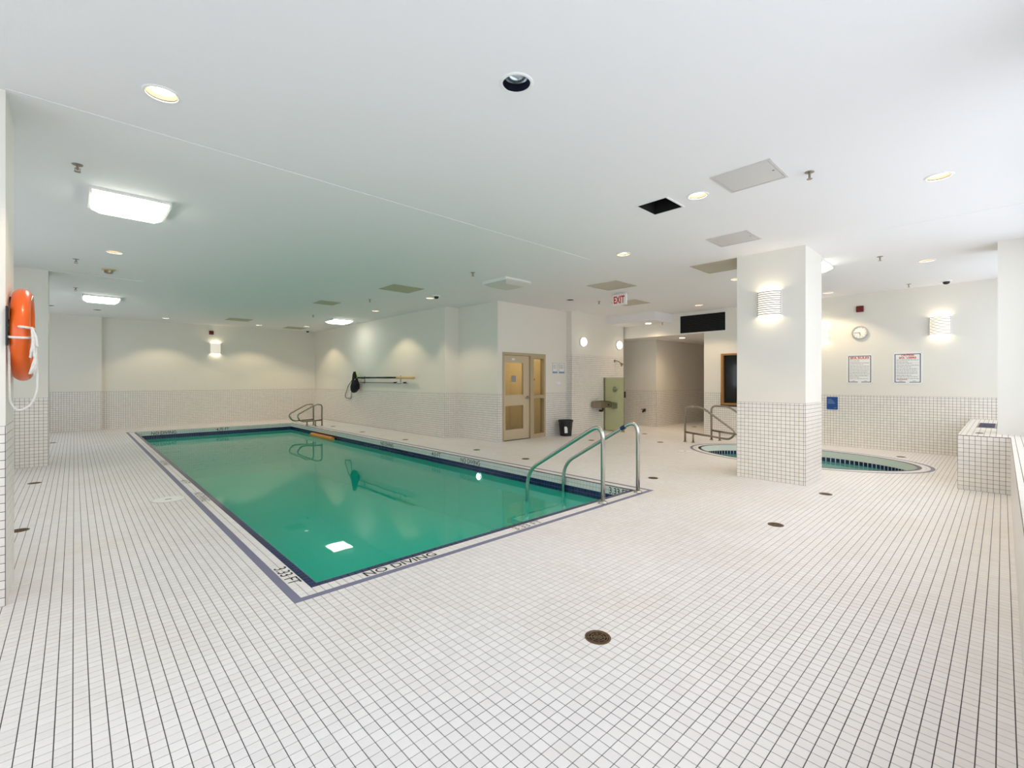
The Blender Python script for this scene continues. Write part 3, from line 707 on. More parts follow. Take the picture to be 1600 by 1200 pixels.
panel(7.06, 7.76, 2.69, 3.39, BEIGEP, 'beige ceiling access panel touching the back of the pillar')
panel(7.08, 7.77, 4.77, 5.425, BEIGEP, 'beige ceiling access panel in front of the exit sign')
panel(9.05, 9.70, 5.60, 6.24, BEIGEP, 'warm-lit ceiling access panel behind the exit sign')
panel(4.34, 5.00, 7.80, 8.41, OLIVEP, 'large olive ceiling access panel over the pool edge')
panel(4.03, 4.49, 10.52, 11.02, OLIVEP, 'small olive ceiling access panel over the pool')
panel(5.20, 5.80, 16.35, 16.95, OLIVEP, 'olive ceiling access panel in the far corner')
panel(3.25, 3.85, 15.25, 15.85, OLIVEP, 'olive ceiling access panel before the far wall sconce')
h = thing('ceiling_hatch', 'open black square hatch in the ceiling', 'hatch', (4.405, 2.435, HC))
x0, x1, y0, y1 = HATCH
MB().box(x0, x1, y0 - .012, y0 + .006, HC - .006, HC).box(x0, x1, y1 - .006, y1 + .012, HC - .006, HC).box(x0 - .012, x0 + .006, y0, y1, HC - .006, HC).box(x1 - .006, x1 + .012, y0, y1, HC - .006, HC).build('frame', WHITEM, h)
b_ = MB(); b_.quad((x0, y0, HC + .3), (x1, y0, HC + .3), (x1, y1, HC + .3), (x0, y1, HC + .3))
for p_, q_ in (((x0, y0), (x1, y0)), ((x1, y0), (x1, y1)), ((x1, y1), (x0, y1)), ((x0, y1), (x0, y0))): b_.quad((*p_, HC), (*q_, HC), (*q_, HC + .3), (*p_, HC + .3))
b_.build('shaft', DARK, h)
# sprinklers
def sprinkler(x, y, label, z=HC):
    t = thing('sprinkler', label, 'sprinkler', (x, y, z), 'ceiling sprinklers', local=True)
    MB().lathe([(.0001, -.004), (.035, -.004), (.038, 0)], n=18).build('escutcheon', STEELD, t)
    MB().cyl((0, 0, -.045), .009, .045, n=10).build('stem', STEELD, t)
    MB().box(-.018, -.013, -.003, .003, -.06, -.03).box(.013, .018, -.003, .003, -.06, -.03).box(-.018, .018, -.003, .003, -.034, -.030).build('yoke', STEELD, t)
    MB().lathe([(.0001, -.062), (.022, -.062), (.022, -.059), (.0001, -.059)], n=14).build('deflector', STEELD, t)
for x, y, lb in ((4.62, 1.147, 'beside the grey access panel by the windows'), (8.52, 1.226, 'past the spa pillar on its window side'), (.02, 9.45, 'near the brown smoke detector'), (.02, 12.37, 'just beyond the second pier'), (4.845, 6.08, 'in front of the unlit fixture'), (4.787, 9.68, 'between the two olive panels'), (4.80, 13.09, 'near the fixture above the net'), (8.70, 6.32, 'beside the exit sign'), (11.35, 1.207, 'above the caution board'), (.02, 5.30, 'before the large lit fixture')): sprinkler(x, y, 'small metal ceiling sprinkler ' + lb)
sprinkler(11.62, 6.35, 'small metal sprinkler under the dropped ceiling block', 2.97)
# smoke detector, domes
t = thing('smoke_detector', 'brown round smoke detector on the ceiling', 'smoke detector', (.408, 9.96, HC), local=True)
MB().lathe([(.085, 0), (.085, -.015), (.06, -.02)], n=24).build('base', TAN, t)
MB().lathe([(.06, -.02), (.055, -.06), (.03, -.07), (.0001, -.07)], n=24).build('sensor', STEELD, t)
for x, y, z, lb in ((11.45, .70, HC, 'black dome camera above the caution board'), (5.60, 8.27, HC, 'black dome camera beside the pool downlight'), (6.15, 17.3, HC, 'black dome camera in the far corner')):
    t = thing('dome_camera', lb, 'camera', (x, y, z), 'ceiling dome cameras', local=True)
    MB().lathe([(.0001, -.02), (.075, -.02), (.085, 0)], n=24).build('base', WHITEM, t)
    MB().lathe([(.05, -.02), (.046, -.045), (.03, -.062), (.0001, -.068)], n=24).build('dome', BLACK, t, smooth=True)

# ================================================================ WALL LAMPS
def sconce(loc, rotz, label):
    """local frame: wall plane at x=0, lamp bulges towards -x"""
    t = thing('wall_sconce', label, 'wall lamp', loc, 'louvred wall sconces', rotz, local=True)
    W, D, Hh = .15, .10, .165
    MB().box(-.008, 0, -.06, .06, -.06, .06).build('backplate', WHITEM, t)
    def arc(k, n=14, s=1.0):
        a = PI * (k / n) ; return (-D * math.sin(a) * s - .012, W * math.cos(a) * s)
    m = MB(); n = 14
    for k in range(n):
        (xa, ya), (xb, yb_) = arc(k, n, .94), arc(k + 1, n, .94); m.quad((xa, ya, -Hh), (xb, yb_, -Hh), (xb, yb_, Hh), (xa, ya, Hh))
    m.build('diffuser', GLOW, t, smooth=True)
    for j in range(11):
        z = -Hh + .012 + j * (2 * Hh - .024) / 10; m = MB()
        for k in range(n):
            (xa, ya), (xb, yb_) = arc(k, n), arc(k + 1, n); (xc, yc), (xd, yd) = arc(k, n, .95), arc(k + 1, n, .95)
            m.quad((xa, ya, z - .004), (xb, yb_, z - .004), (xb, yb_, z + .004), (xa, ya, z + .004)); m.quad((xa, ya, z + .004), (xb, yb_, z + .004), (xd, yd, z + .004), (xc, yc, z + .004)); m.quad((xa, ya, z - .004), (xb, yb_, z - .004), (xd, yd, z - .004), (xc, yc, z - .004))
        m.build('slat', SLAT, t)
    for s in (-1, 1): MB().box(-.022, 0, s * W - .008, s * W + .008, -Hh - .004, Hh + .004).build('side_rail', WHITEM, t)
    for s in (-1, 1): lamp('POINT', 1.5, (1, .86, .62), t, (-.055, 0, s * .10), shadow_soft_size=.025)
    return t
sconce((PLX0, 2.235, 2.47), 0, 'louvred half-round sconce glowing on the square pillar')
sconce((XS, .81, 2.43), 0, 'louvred half-round sconce above and beside the caution board')
sconce((XS, 2.72, 2.43), 0, 'louvred half-round sconce next to the wall clock, half behind the pillar')
sconce((3.36, YF, 2.44), PI / 2, 'louvred half-round sconce on the far pool wall')
for x, lb in ((9.83, 'round glowing wall lamp above the drinking fountain side of the shower'), (11.50, 'round glowing wall lamp right above the shower head')):
    t = thing('round_wall_lamp', lb, 'wall lamp', (x, YSH, 2.42), 'round shower lamps', local=True)
    MB().lathe([(.13, 0), (.13, .03), (.115, .04)], axis='-y', n=28).build('base', WHITEM, t)
    MB().lathe([(.112, .036), (.105, .07), (.07, .10), (.0001, .112)], axis='-y', n=28).build('globe', GLOBE, t, smooth=True)

# ================================================================ SIGNS AND WALL DEVICES
def alarm(loc, rotz, label):
    t = thing('fire_alarm', label, 'fire alarm', loc, 'red fire alarms', rotz, local=True)
    MB().box(-.04, 0, -.062, .062, -.062, .062).build('housing', REDB, t, bevel=.006)
    MB().lathe([(.035, .04), (.03, .052), (.0001, .056)], axis='-x', n=20).build('sounder', REDB, t)
alarm((XS, 2.035, 2.88), 0, 'dark red fire alarm above the wall clock'); alarm((3.245, YF, 2.95), PI / 2, 'dark red fire alarm above the far wall sconce')
t = thing('wall_clock', 'round white wall clock with grey rim', 'clock', (XS, 2.035, 2.39), local=True)
MB().lathe([(.14, 0), (.14, .035), (.122, .04), (.118, .03)], axis='-x', n=36).build('rim', mat('clock_rim', srgb(176, 174, 174), .4), t, smooth=False)
MB().lathe([(.119, .026), (.0001, .026)], axis='-x', n=36).build('dial', WHITEP, t)
for k in range(12):
    a = PI * k / 6; r0, r1 = .092, .108
    MB().tube([(-.028, -r0 * math.sin(a), r0 * math.cos(a)), (-.028, -r1 * math.sin(a), r1 * math.cos(a))], .003, 6).build('hour_mark', INK, t)
for a, L, nm in ((PI * 2 * 45 / 60, .095, 'minute_hand'), (PI * 2 * 5.75 / 12, .065, 'hour_hand')):
    MB().tube([(-.031, 0, 0), (-.031, -L * math.sin(a), L * math.cos(a))], .004, 6).build(nm, INK, t)
def board(y0, y1, z0, z1, heads, label, extra=False):
    """rules board on the spa wall, read facing +x (text runs towards -y)"""
    yc, zc = (y0 + y1) / 2, (z0 + z1) / 2; W, Hh = y1 - y0, z1 - z0
    t = thing('rules_board', label, 'sign', (XS, yc, z0), 'spa wall boards')
    MB().box(XS - .008, XS, y0, y1, z0, z1).build('panel', WHITEP, t)
    f = .035; gap = .03; bw = .012; X0, X1 = XS - .0095, XS - .008; fy0, fy1, fz0, fz1 = y0 + gap, y1 - gap, z0 + gap * .8, z1 - gap
    MB().box(X0, X1, fy0, fy0 + bw, fz0, fz1).box(X0, X1, fy1 - bw, fy1, fz0, fz1).box(X0, X1, fy0 + bw, fy1 - bw, fz1 - bw, fz1).box(X0, X1, fy0 + bw, yc - .03, fz0, fz0 + bw).box(X0, X1, yc + .03, fy1 - bw, fz0, fz0 + bw).build('border', NAVYP, t)
    for (s, zz, wd, hh) in heads: text(s, REDT, t, (XS - .0098, yc, zz), (0, -1, 0), (0, 0, 1), wd, hh, 'heading', .035)
    rng = random.Random(3 if extra else 5); m = MB(); ztop = heads[-1][1] - .045; zbot = fz0 + .075; n = 13 if not extra else 12
    for k in range(n):
        z = ztop - (ztop - zbot) * k / (n - 1); x = fy1 - .03; end = fy0 + .03 + rng.choice((0, 0, .02, .10, .16))
        while x > end:
            L = rng.uniform(.015, .05); m.quad((XS - .0092, x, z - .004), (XS - .0092, max(end, x - L), z - .004), (XS - .0092, max(end, x - L), z + .004), (XS - .0092, x, z + .004)); x -= L + .008
    m.build('small_print', GREYT, t)['kind'] = 'stuff'
    m = MB()
    for k in range(6): z = ztop + .012 - (ztop - zbot) * k / 5.6; m.box(XS - .0092, XS - .0082, fy0 + .02, fy1 - .02, z, z + .002)
    m.build('rule_line', GREYT, t)['kind'] = 'stuff'
    if extra: MB().box(XS - .0094, XS - .0084, yc - .0, fy1 - .03, zbot - .022, zbot - .012).build('red_line', REDT, t)
    for s in (1, -1): MB().box(XS - .0092, XS - .0082, yc + s * .10 - .025, yc + s * .10 + .025, fz0 + .025, fz0 + .033).build('footer_print', GREYT, t)
    for yy in (y0 + .012, y1 - .012):
        for zz in (z0 + .012, z1 - .012): MB().cyl((XS - .008, yy, zz), .005, .003, '-x', 8).build('screw', STEELD, t)
board(1.822, 2.264, 1.335, 1.940, [('SPA RULES', 1.868, .32, .045)], 'white framed board headed SPA RULES in red letters')
board(1.055, 1.506, 1.335, 1.950, [('CAUTION', 1.892, .19, .036), ('SPA  USERS', 1.842, .26, .036)], 'white framed board headed CAUTION SPA USERS in red letters', True)
t = thing('blue_notice', 'small blue notice on the spa wall tiles', 'sign', (XS, 2.52, .78))
MB().box(XS - .012, XS - .0035, 2.422, 2.62, .775, 1.045).build('panel', BLUES, t)
m = MB()
for k, L in enumerate((.07, .10, .12, .13)): m.box(XS - .0135, XS - .012, 2.60 - L, 2.60, .985 - k * .028, .997 - k * .028)
m.box(XS - .0135, XS - .012, 2.44, 2.49, .805, .813); m.build('small_print', PAPERB, t)['kind'] = 'stuff'
# exit sign
t = thing('exit_sign', 'hanging exit sign with red EXIT letters', 'sign', (8.18, 5.42, HC))
MB().box(8.16, 8.20, 5.40, 5.44, HC - .03, HC).build('bracket', WHITEM, t)
MB().box(8.15, 8.21, 5.26, 5.58, HC - .25, HC - .03).build('housing', WHITEP, t, bevel=.004)
text('EXIT', EXITR, t, (8.1485, 5.42, HC - .14), (0, -1, 0), (0, 0, 1), .26, .15, bold=.03)
# black air grille in the bulkhead
t = thing('air_grille', 'long black air grille above the corridor opening', 'air grille', (XS, 5.36, 2.90))
GY0, GY1, GZ0, GZ1 = 4.77, 5.96, 2.66, 3.12
MB().box(XS - .02, XS, GY0 - .02, GY0, GZ0 - .02, GZ1 + .02).box(XS - .02, XS, GY1, GY1 + .02, GZ0 - .02, GZ1 + .02).box(XS - .02, XS, GY0, GY1, GZ0 - .02, GZ0).box(XS - .02, XS, GY0, GY1, GZ1, GZ1 + .02).build('frame', WHITEM, t)
MB().box(XS - .004, XS, GY0, GY1, GZ0, GZ1).build('mesh_screen', DARK, t)
for k in range(11):
    z = GZ0 + .02 + k * .042; MB().box(XS - .016, XS - .006, GY0, GY1, z, z + .006).build('slat', BLACK, t)

# ================================================================ DOOR with sidelight, vestibule behind
d = thing('door_1', 'tan door with two glass panels and a narrow sidelight', 'door', ((DX0 + DX1) / 2, YD, 0), kind='structure')
y0, y1 = YD - .012, YD + .12
fr = MB().box(DX0, DX0 + .05, y0, y1, 0, DZ).box(DX1 - .06, DX1, y0, y1, 0, DZ).box(DX0 + .05, DX1 - .06, y0, y1, DZ - .06, DZ).box(8.02, 8.14, y0, y1, 0, DZ - .06).box(8.14, DX1 - .06, y0, y1, 0, .10).box(8.14, DX1 - .06, y0, y1, .96, 1.04).box(8.14, DX1 - .06, y0, y1, 1.93, DZ - .06)
fr.build('door_frame', FRAMEB, d)
MB().box(8.14, DX1 - .06, YD + .05, YD + .06, .10, .96).build('pane', DOORG, d); MB().box(8.14, DX1 - .06, YD + .05, YD + .06, 1.04, 1.93).build('pane', DOORG, d)
for a_, b_, c_, d_ in ((DX0 + .05, 8.02, .985, .835),): pass
L0, L1 = DX0 + .055, 8.015; ly0, ly1 = YD + .03, YD + .075
lf = MB().box(L0, L0 + .07, ly0, ly1, .01, DZ - .065).box(L1 - .20, L1, ly0, ly1, .01, DZ - .065).box(L0 + .07, L1 - .20, ly0, ly1, .01, .25).box(L0 + .07, L1 - .20, ly0, ly1, .81, 1.06).box(L0 + .07, L1 - .20, ly0, ly1, 1.81, DZ - .065).build('door_leaf', LEAFB, d)
for z0_, z1_ in ((.25, .81), (1.06, 1.81)): MB().box(L0 + .07, L1 - .20, ly0 + .018, ly0 + .026, z0_, z1_).build('pane', DOORG, lf)
hd_ = MB().cyl((L1 - .07, ly0, .99), .035, .02, '-y', 18).tube(fillet([(L1 - .07, ly0 - .02, .99), (L1 - .07, ly0 - .07, .99), (L1 - .19, ly0 - .07, .985)], .02), .013, 8).build('handle', STEELD, lf, smooth=True)
MB().box(7.44, 7.58, ly0 + .012, ly0 + .017, 1.36, 1.51).build('notice', GREYT, lf)
MB().box(7.44, 7.53, ly0 - .002, ly0, 1.875, 1.915).build('door_plate', WHITEP, lf)
MB().lathe([(.0001, .004), (.03, .004), (.03, 0)], (8.20, YD + .05, 1.42), '-y', 16).build('red_sticker', REDT, d)
vm = MB(); vx0, vx1, vy0, vy1, vz = 6.0 + 1.11, 8.70, YD + .15, 9.30, 2.5
vm.box(vx0, vx1, vy1, vy1 + .05, 0, vz).box(vx1, vx1 + .05, vy0, vy1, 0, vz).box(vx0, vx1, vy0, vy1, vz, vz + .05).box(vx0, vx1, vy0, vy1, -.01, -.003).box(7.55, 7.62, 8.9, 9.3, 0, vz)
vs = struct(vm.build('wall_vestibule', VESTP), 'cream vestibule seen through the door glass', 'wall')
t = thing('vestibule_fill_lamp', 'added unseen lamp that brightens the vestibule behind the door', 'ceiling light', (7.9, 8.6, vz), local=True)  # unseen source added so the door glass looks bright
MB().lathe([(.16, 0), (.16, -.03), (.0001, -.06)], n=24).build('diffuser', mat('vestibule_fill_glow', (1, .95, .85, 1), .5, emit=(1, .86, .62, 1), estr=22), t)

# notices beside the door, oval plaque, bin
for x0, x1, lb in ((8.822, 9.007, 'white notice sheet with blue foot nearer the door frame'), (9.069, 9.285, 'white notice sheet with blue foot nearer the shower corner')):
    t = thing('notice_sheet', lb, 'notice', ((x0 + x1) / 2, YD, 1.58), 'notices beside the door')
    MB().box(x0, x1, YD - .006, YD, 1.575, 1.84).build('sheet', WHITEP, t)
    MB().box(x0, x1, YD - .008, YD - .006, 1.58, 1.625).build('blue_foot', PAPERB, t)
    m = MB()
    for k in range(5): m.box(x0 + .03, x1 - .03 - (k % 2) * .03, YD - .0075, YD - .006, 1.79 - k * .022, 1.797 - k * .022)
    m.build('small_print', GREYT, t)['kind'] = 'stuff'
    m = MB().box(x0, x0 + .006, YD - .009, YD - .006, 1.575, 1.84).box(x1 - .006, x1, YD - .009, YD - .006, 1.575, 1.84).box(x0, x1, YD - .009, YD - .006, 1.834, 1.84).build('edge', GREYT, t)
tag(MB().lathe([(.0001, .012), (.085, .012), (.10, .0)], (9.05, YD, 1.33), '-y', 28, 1.0, .55).build('oval_plaque', WHITEP, loc=(9.05, YD, 1.33)), 'white oval plaque below the door notices', 'plaque')
t = thing('waste_bin', 'black plastic waste bin with a white paper label', 'waste bin', (9.05, 7.60, 0), local=True)
MB().lathe([(.0001, .002), (.14, .002), (.145, .01), (.175, .36), (.19, .36), (.19, .40), (.178, .40), (.165, .34), (.135, .02), (.0001, .02)], n=28).build('bucket', BLACK, t, smooth=False)
MB().box(-.13, -.045, -.172, -.166, .07, .23).build('paper_label', WHITEP, t).rotation_euler = (-.09, 0, -.32)
MB().tube([(.185 * math.cos(a), .185 * math.sin(a) * .98 - .0, .375 - .02 * math.sin(a)) for a in np.linspace(-.2, PI + .2, 16)], .005, 6).build('bail_handle', STEELD, t)

# ================================================================ SHOWER CORNER
t = thing('shower_screen', 'low frosted green glass screen standing out from the shower wall', 'shower screen', (10.80, 7.35, 0))
MB().box(10.795, 10.805, 7.01, YSH - .004, .012, 1.475).build('glass_panel', FROST, t)
MB().box(10.785, 10.815, YSH - .03, YSH - .0035, 0, 1.475).build('wall_channel', STEELD, t)
MB().box(10.785, 10.815, 7.01, YSH - .03, 0, .014).build('floor_channel', STEELD, t)
MB().box(10.78, 10.82, 6.985, 7.012, .93, 1.10).build('edge_clamp', BLACK, t)
t = thing('wall_shower_spray', 'chrome shower head on a bent arm on the tiled wall', 'shower head', (11.31, YSH, 1.95))
MB().cyl((11.31, YSH - .003, 1.96), .035, .012, '-y', 18).build('flange', STEELD, t)
MB().tube(fillet([(11.31, YSH - .01, 1.96), (11.33, YSH - .10, 1.96), (11.36, YSH - .17, 1.90)], .05), .013, 10).build('arm', STEELD, t, smooth=True)
MB().tube([(11.36, YSH - .17, 1.90), (11.372, YSH - .195, 1.872), (11.385, YSH - .215, 1.845), (11.388, YSH - .222, 1.838)], [.018, .03, .058, .060], 18).build('rose', STEELD, t)
t = thing('shower_valve', 'round chrome shower valve with a lever behind the glass', 'shower valve', (11.31, YSH, 1.14))
MB().cyl((11.31, YSH - .003, 1.14), .085, .014, '-y', 26).build('plate', STEELD, t)
MB().cyl((11.31, YSH - .017, 1.14), .035, .05, '-y', 18, .028).build('hub', STEELD, t)
MB().tube([(11.31, YSH - .06, 1.14), (11.40, YSH - .065, 1.15)], .011, 8).build('lever', STEELD, t)
t = thing('soap_box', 'dark square soap box behind the glass screen', 'soap dispenser', (11.25, YSH, .68))
MB().box(11.16, 11.34, YSH - .09, YSH - .003, .59, .77).build('case', STEELD, t, bevel=.006); MB().box(11.20, 11.30, YSH - .095, YSH - .089, .63, .73).build('opening', BLACK, t)
t = thing('drinking_fountain', 'boxy stainless drinking fountain on the shower wall', 'drinking fountain', (10.45, YSH, .72))
MB().box(10.20, 10.70, YSH - .34, YSH - .0035, .66, .83).build('basin', STEELD, t, bevel=.015)
MB().box(10.24, 10.66, YSH - .30, YSH - .06, .831, .836).build('bowl_mat', BLACK, t)
MB().tube(fillet([(10.30, YSH - .08, .83), (10.30, YSH - .08, .90), (10.34, YSH - .14, .91)], .03), .010, 8).build('bubbler', STEEL, t)
MB().cyl((10.52, YSH - .342, .74), .022, .012, '-y', 14).build('push_button', BLACK, t)
MB().tube(fillet([(10.58, YSH - .12, .67), (10.58, YSH - .12, .56), (10.58, YSH - .01, .56)], .04), .028, 10).build('drain_pipe', BLACK, t)
t = thing('hose_tap', 'dark hose tap low on the passage wall', 'tap', (12.75, 7.56, .48))
MB().cyl((12.747, 7.56, .48), .05, .02, '-x', 18).build('flange', STEELD, t); MB().tube([(12.73, 7.56, .48), (12.66, 7.56, .47), (12.64, 7.56, .42)], .022, 8).build('spout', BLACK, t)
MB().box(12.66, 12.70, 7.49, 7.63, .50, .515).build('handle', BLACK, t)

# ================================================================ HANDRAILS
def rail(name, label, path, r, m, feet, group, collar=None, rr=.14):
    t = thing(name, label, 'handrail', path[0], group)
    MB().tube(fillet(path, rr, 8), r, 14).build('rail_tube', m, t, smooth=True)
    for f in feet: MB().lathe([(r * .95, .03), (r * 1.3, .028), (r * 2.1, .012), (r * 2.2, 0), (r * .95, 0)], f, 'z', 24).build('escutcheon', m, t, smooth=True)
    return t
for x, lb in ((4.386, 'near steel pool grab rail with plain top bend'), (5.125, 'near steel pool grab rail with dark tape at its top bend')):
    t = rail('pool_grab_rail', lb, [(x, 3.133, 0), (x, 3.133, .92), (x, 4.335, .205), (x, 4.36, -.42)], .0245, STEEL, [(x, 3.133, 0)], 'grab rails at the pool steps', rr=.20)
    if x > 5:
        MB().tube([(x, 3.375, .776), (x, 3.315, .812)], .028, 14).build('tape', NAVYP, t)
def loop_rail(name, label, base, dirv, sx, group, m=STEELD, r=.022):
    """figure-four rail: post, top, sloping front, return bar with a short second foot; dirv points into the water"""
    D = Vector(dirv); B = Vector(base); q = lambda a, z: tuple(B + D * a + Vector((0, 0, z)))
    t = thing(name, label, 'handrail', base, group)
    MB().tube(fillet([q(0, 0), q(0, sx['h']), q(sx['t'], sx['h'] - .005), q(sx['e'], sx['ez']), q(sx['e'] - .12, sx['bz']), q(0, sx['pz'])], .11, 7), r, 12).build('rail_tube', m, t, smooth=True)
    MB().tube([q(sx['f'], 0), q(sx['f'], sx['pz'] - .015)], r * .9, 12).build('second_post', m, t, smooth=True)
    for a in (0, sx['f']): MB().lathe([(r * .95, .02), (r * 1.7, .012), (r * 2.0, 0), (r * .95, 0)], q(a, 0), 'z', 20).build('escutcheon', m, t)
    return t
S1 = dict(h=.80, t=.40, e=1.12, ez=.31, bz=.14, pz=.225, f=.19)
loop_rail('spa_handrail', 'steel loop handrail at the spa entry nearer the pool deck', (10.13, 4.975, 0), (0, -1, 0), S1, 'spa loop handrails')
loop_rail('spa_handrail', 'steel loop handrail at the spa entry nearer the sauna window', (10.90, 4.705, 0), (0, -1, 0), S1, 'spa loop handrails')
S2 = dict(h=.66, t=.20, e=.75, ez=.36, bz=.16, pz=.18, f=.20)
loop_rail('pool_loop_rail', 'bronze-looking loop rail at the far pool corner, nearer the net', (5.55, 14.40, 0), (-1, 0, 0), S2, 'loop rails at the far pool corner')
loop_rail('pool_loop_rail', 'bronze-looking loop rail at the far pool corner, nearer the far wall', (5.46, 14.85, 0), (-1, 0, 0), S2, 'loop rails at the far pool corner')

# ================================================================ DRAINS AND LIDS
def drain(x, y, label, r=.07):
    t = thing('floor_drain', label, 'floor drain', (x, y, 0), 'round brass floor drains', local=True)
    MB().lathe([(r, 0), (r, .003), (r * .86, .0035), (r * .84, .0015)], n=28).build('ring', BRASS, t)
    MB().lathe([(r * .85, .0012), (.0001, .0012)], n=28).build('sump', DARK, t)
    m = MB()
    for rr_ in (.25, .48, .70): m.lathe([(r * rr_, .0015), (r * rr_, .003), (r * (rr_ + .09), .003), (r * (rr_ + .09), .0015)], n=24)
    for k in range(4):
        a = PI * k / 4; c, s = math.cos(a) * r * .85, math.sin(a) * r * .85; m.tube([(-c, -s, .0022), (c, s, .0022)], .0022, 6)
    m.build('grate', BRASS, t)
DR = [(2.073, 1.514, 'on the open deck before the near pool edge'), (4.943, 1.511, 'on the deck between the grab rails and windows'), (6.725, 1.497, 'at the window-side foot of the pillar'), (-.392, 9.05, 'between the two left piers, nearer the second'), (-.373, 6.295, 'just beyond the life ring pier'), (-.353, 14.61, 'beyond the second left pier'), (5.68, 9.68, 'below the wall step on the net side'), (5.89, 7.27, 'in front of the tan door corner'), (5.85, 5.84, 'on the net-side deck before the grab rails'), (6.03, 3.44, 'beside the tape-marked grab rail'), (8.78, 6.60, 'between the door and the shower'), (9.64, 5.32, 'beside the spa handrails'), (10.84, 6.43, 'in front of the shower screen'), (13.57, 6.37, 'inside the dim corridor'), (10.99, 1.275, 'between the whirlpool and the spa wall'), (5.68, 11.92, 'below the pool net pole'), (5.73, 14.0, 'beside the far loop rails')]
for x, y, lb in DR: drain(x, y, 'round metal floor drain ' + lb)
for x, y, r, lb in ((.804, 6.731, .155, 'round white lid in the deck beside the pool border'), (8.75, 4.30, .14, 'round white lid in the deck before the spa handrails')):
    t = thing('deck_lid', lb, 'lid', (x, y, 0), 'white deck lids', local=True)
    MB().lathe([(r, 0), (r, .003), (r * .93, .0045), (.0001, .0045)], n=32).build('cover', WHITEP, t)
    MB().lathe([(r * 1.06, 0), (r * 1.06, .002), (r * 1.005, .002)], n=32).build('rim', GREYP, t)
    MB().box(-.03, .03, -.008, .008, .0045, .006).build('lift_slot', DARK, t)

# ================================================================ POOL TOOLS ON THE WALL
xw_ = XR - .10
t = thing('leaf_net', 'black leaf net on a dark green and tan pole hung on the pool wall', 'pool net', (XR, 12.3, 1.476))
MB().tube([(xw_, 13.853, 1.482), (xw_, 11.46, 1.476)], .026, 10).build('pole', GREENPOLE, t, smooth=True)
MB().tube([(xw_, 11.46, 1.476), (xw_, 10.58, 1.462)], .033, 10).build('grip', TAN, t, smooth=True)
m = MB(); prof = [(14.16, 1.67, .03), (14.15, 1.60, .055), (14.13, 1.50, .075), (14.12, 1.40, .085), (14.10, 1.28, .12), (14.12, 1.18, .13), (14.20, 1.09, .10), (14.24, 1.04, .05)]
m.tube([(xw_ - .08, y - .22, z) for y, z, r in prof], [r * 1.1 for *_, r in prof], 12); m.build('net_bag', NETM, t, smooth=True)
MB().tube([(xw_ - .05, 13.903, 1.68), (xw_ - .06, 13.824, 1.58), (xw_ - .05, 13.804, 1.46)], .012, 8).tube([(xw_ - .05, 13.981, 1.60), (xw_ - .06, 14.070, 1.42), (xw_ - .05, 14.080, 1.30)], .010, 8).build('rim', LIME, t)
MB().tube([(xw_ - .13, 13.784, 1.44), (xw_ - .13, 14.021, 1.29)], .008, 6).build('strap', WHITEP, t)
xr_ = XR - .026
t = thing('rescue_pole', 'slim grey pole with a thin wire rescue hook hung below the net pole', 'rescue pole', (XR, 12.5, 1.33))
MB().tube([(xr_, 14.297, 1.335), (xr_, 11.60, 1.330)], .012, 8).build('pole', STEELD, t); MB().tube([(xr_, 11.60, 1.33), (xr_, 11.03, 1.345)], .014, 8).build('pole_end', WHITEM, t)
for y in (11.66, 11.13): MB().tube([(xr_, y + .09, 1.335), (xr_, y - .06, 1.34)], .021, 10).build('grip', BLACK, t)
MB().tube(fillet([(xr_, 14.100, 1.44), (xr_, 14.396, 1.45), (xr_, 14.741, 1.22), (xr_, 14.987, .92), (xr_, 14.948, .83), (xr_, 14.534, .79), (xr_, 14.425, 1.44)], .08, 6), .009, 8).build('hook', BLACK, t)
for y in (13.6, 11.42):
    t = thing('pole_bracket', 'small steel bracket holding pool poles ' + ('next to the net' if y > 12 else 'next to the tan grip'), 'bracket', (XR, y, 1.4), 'pole brackets')
    MB().box(XR - .008, XR, y - .02, y + .02, 1.30, 1.53).build('plate', STEELD, t)
    MB().tube([(XR - .004, y, 1.448), (XR - .125, y, 1.445), (XR - .135, y, 1.49)], .006, 6).tube([(XR - .004, y, 1.31), (XR - .12, y, 1.31), (XR - .13, y, 1.345)], .006, 6).build('hook', STEELD, t)

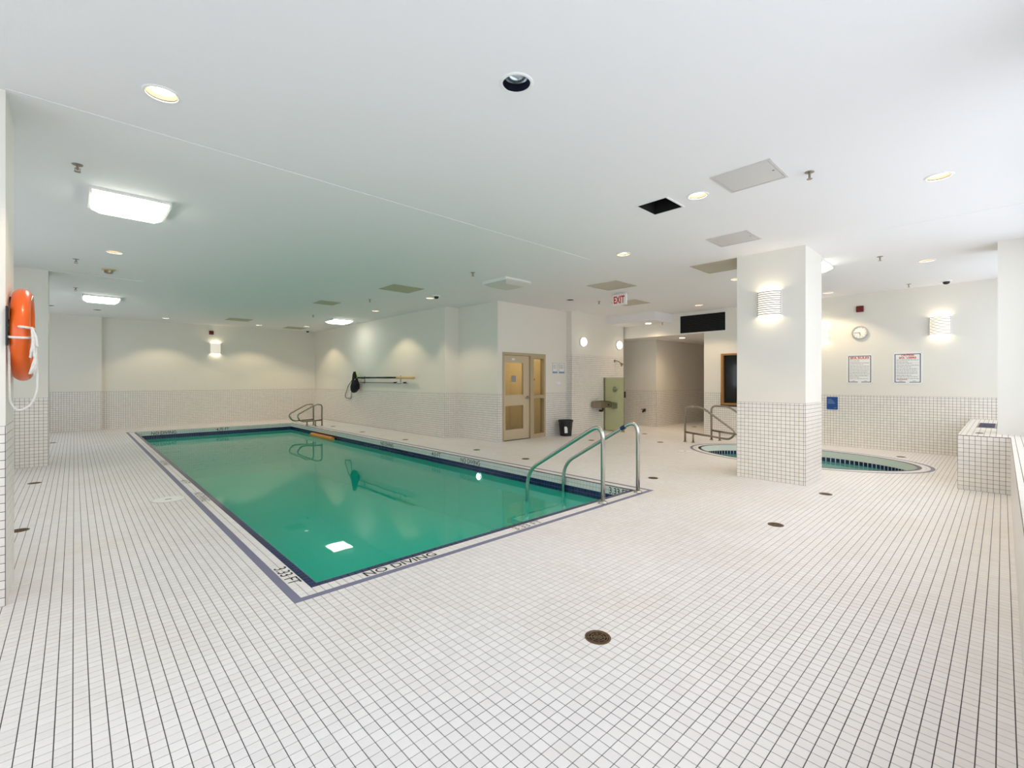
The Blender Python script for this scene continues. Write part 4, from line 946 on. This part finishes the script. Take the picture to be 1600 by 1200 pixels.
# ================================================================ LIFE RING
RC = (-.250, 4.53, 1.705); RR, rt = .262, .047
t = thing('life_ring', 'orange life ring roped to the white pier', 'life ring', (-.31, RC[1], RC[2]))
m = MB(); n, k2 = 56, 16
MB().torus(RC, RR, rt, 'x', n, k2).build('ring', ORANGE, t, smooth=True)
for a in (PI + .12,):
    c = Vector(RC) + Vector((0, RR * math.cos(a), RR * math.sin(a))); rad = Vector((0, math.cos(a), math.sin(a)))
    pts = [c + rad * ((rt + .006) * math.cos(b)) + Vector((1, 0, 0)) * ((rt + .006) * math.sin(b)) for b in np.linspace(0, 2 * PI, 16, endpoint=False)]
    MB().tube(pts, .008, 6, closed=True).build('rope_wrap', ROPEM, t)
for a in (1.3, 1.45, 4.6, 4.75):
    c = Vector(RC) + Vector((rt * .96, RR * math.cos(a), RR * math.sin(a))); MB().lathe([(.0001, .004), (.009, .003), (.011, 0)], tuple(c), 'x', 10).build('rivet', STEEL, t)
r = thing('throw_rope', 'white throw rope knotted round the life ring and hanging in a loop', 'rope', (RC[0], RC[1], 1.2))
fy = RC[1] - RR - rt - .008; fx = RC[0]
MB().tube(fillet([(-.298, fy + .09, 1.78), (-.30, fy + .06, 1.74), (fx + .02, fy - .004, 1.735), (fx + .060, fy + .03, 1.73), (fx + .066, fy + .12, 1.72)], .04, 5), .008, 8).build('wrap', ROPEM, r)
MB().tube(fillet([(fx + .055, fy + .01, 1.735), (fx + .075, fy + .0, 1.60), (fx + .078, fy + .05, 1.47), (fx + .078, fy + .06, 1.33), (fx + .05, fy + .08, 1.24), (fx - .01, fy + .09, 1.20), (fx - .045, fy + .08, 1.26), (fx - .047, fy + .07, 1.40), (fx - .048, fy + .07, 1.74)], .10, 7), .0062, 8).build('hanging_loop', ROPEM, r)
rng = random.Random(11)
for j in range(7):
    a = rng.uniform(-.02, .03); b = rng.uniform(-.02, .02); L = rng.uniform(.10, .22)
    MB().tube(fillet([(fx + .055, fy - .004, 1.735), (fx + .068 + a * .4, fy - .012 + b * .3, 1.735 - L * .45), (fx + .062 + a, fy - .004 + b, 1.735 - L), (fx + .07 + a * .2, fy + .002, 1.735 - L * .5)], .05, 5), .006, 7).build('knot_loop', ROPEM, r)
for j in range(4):
    b = rng.uniform(-.02, .02); MB().tube([(fx + .07, fy, 1.62), (fx + .075 + b * .3, fy + .02 + b, 1.54 - j * .02), (fx + .062 + b, fy + .03 + b, 1.44)], [.009, .007, .003], 6).build('frayed_end', ROPEM, r)
b = thing('ring_bracket', 'black bracket holding the life ring off the pier', 'bracket', (-.31, RC[1], 1.75))
MB().box(-.309, -.298, RC[1] - .05, RC[1] + .05, 1.55, 1.95).build('plate', BLACK, b)
MB().tube(fillet([(-.30, RC[1], 1.895), (-.24, RC[1], 1.905), (-.225, RC[1], 1.93)], .02), .010, 8).build('hook', BLACK, b)
MB().box(-.309, -.300, fy + .02, fy + .09, 1.62, 1.86).build('side_plate', BLACK, b)
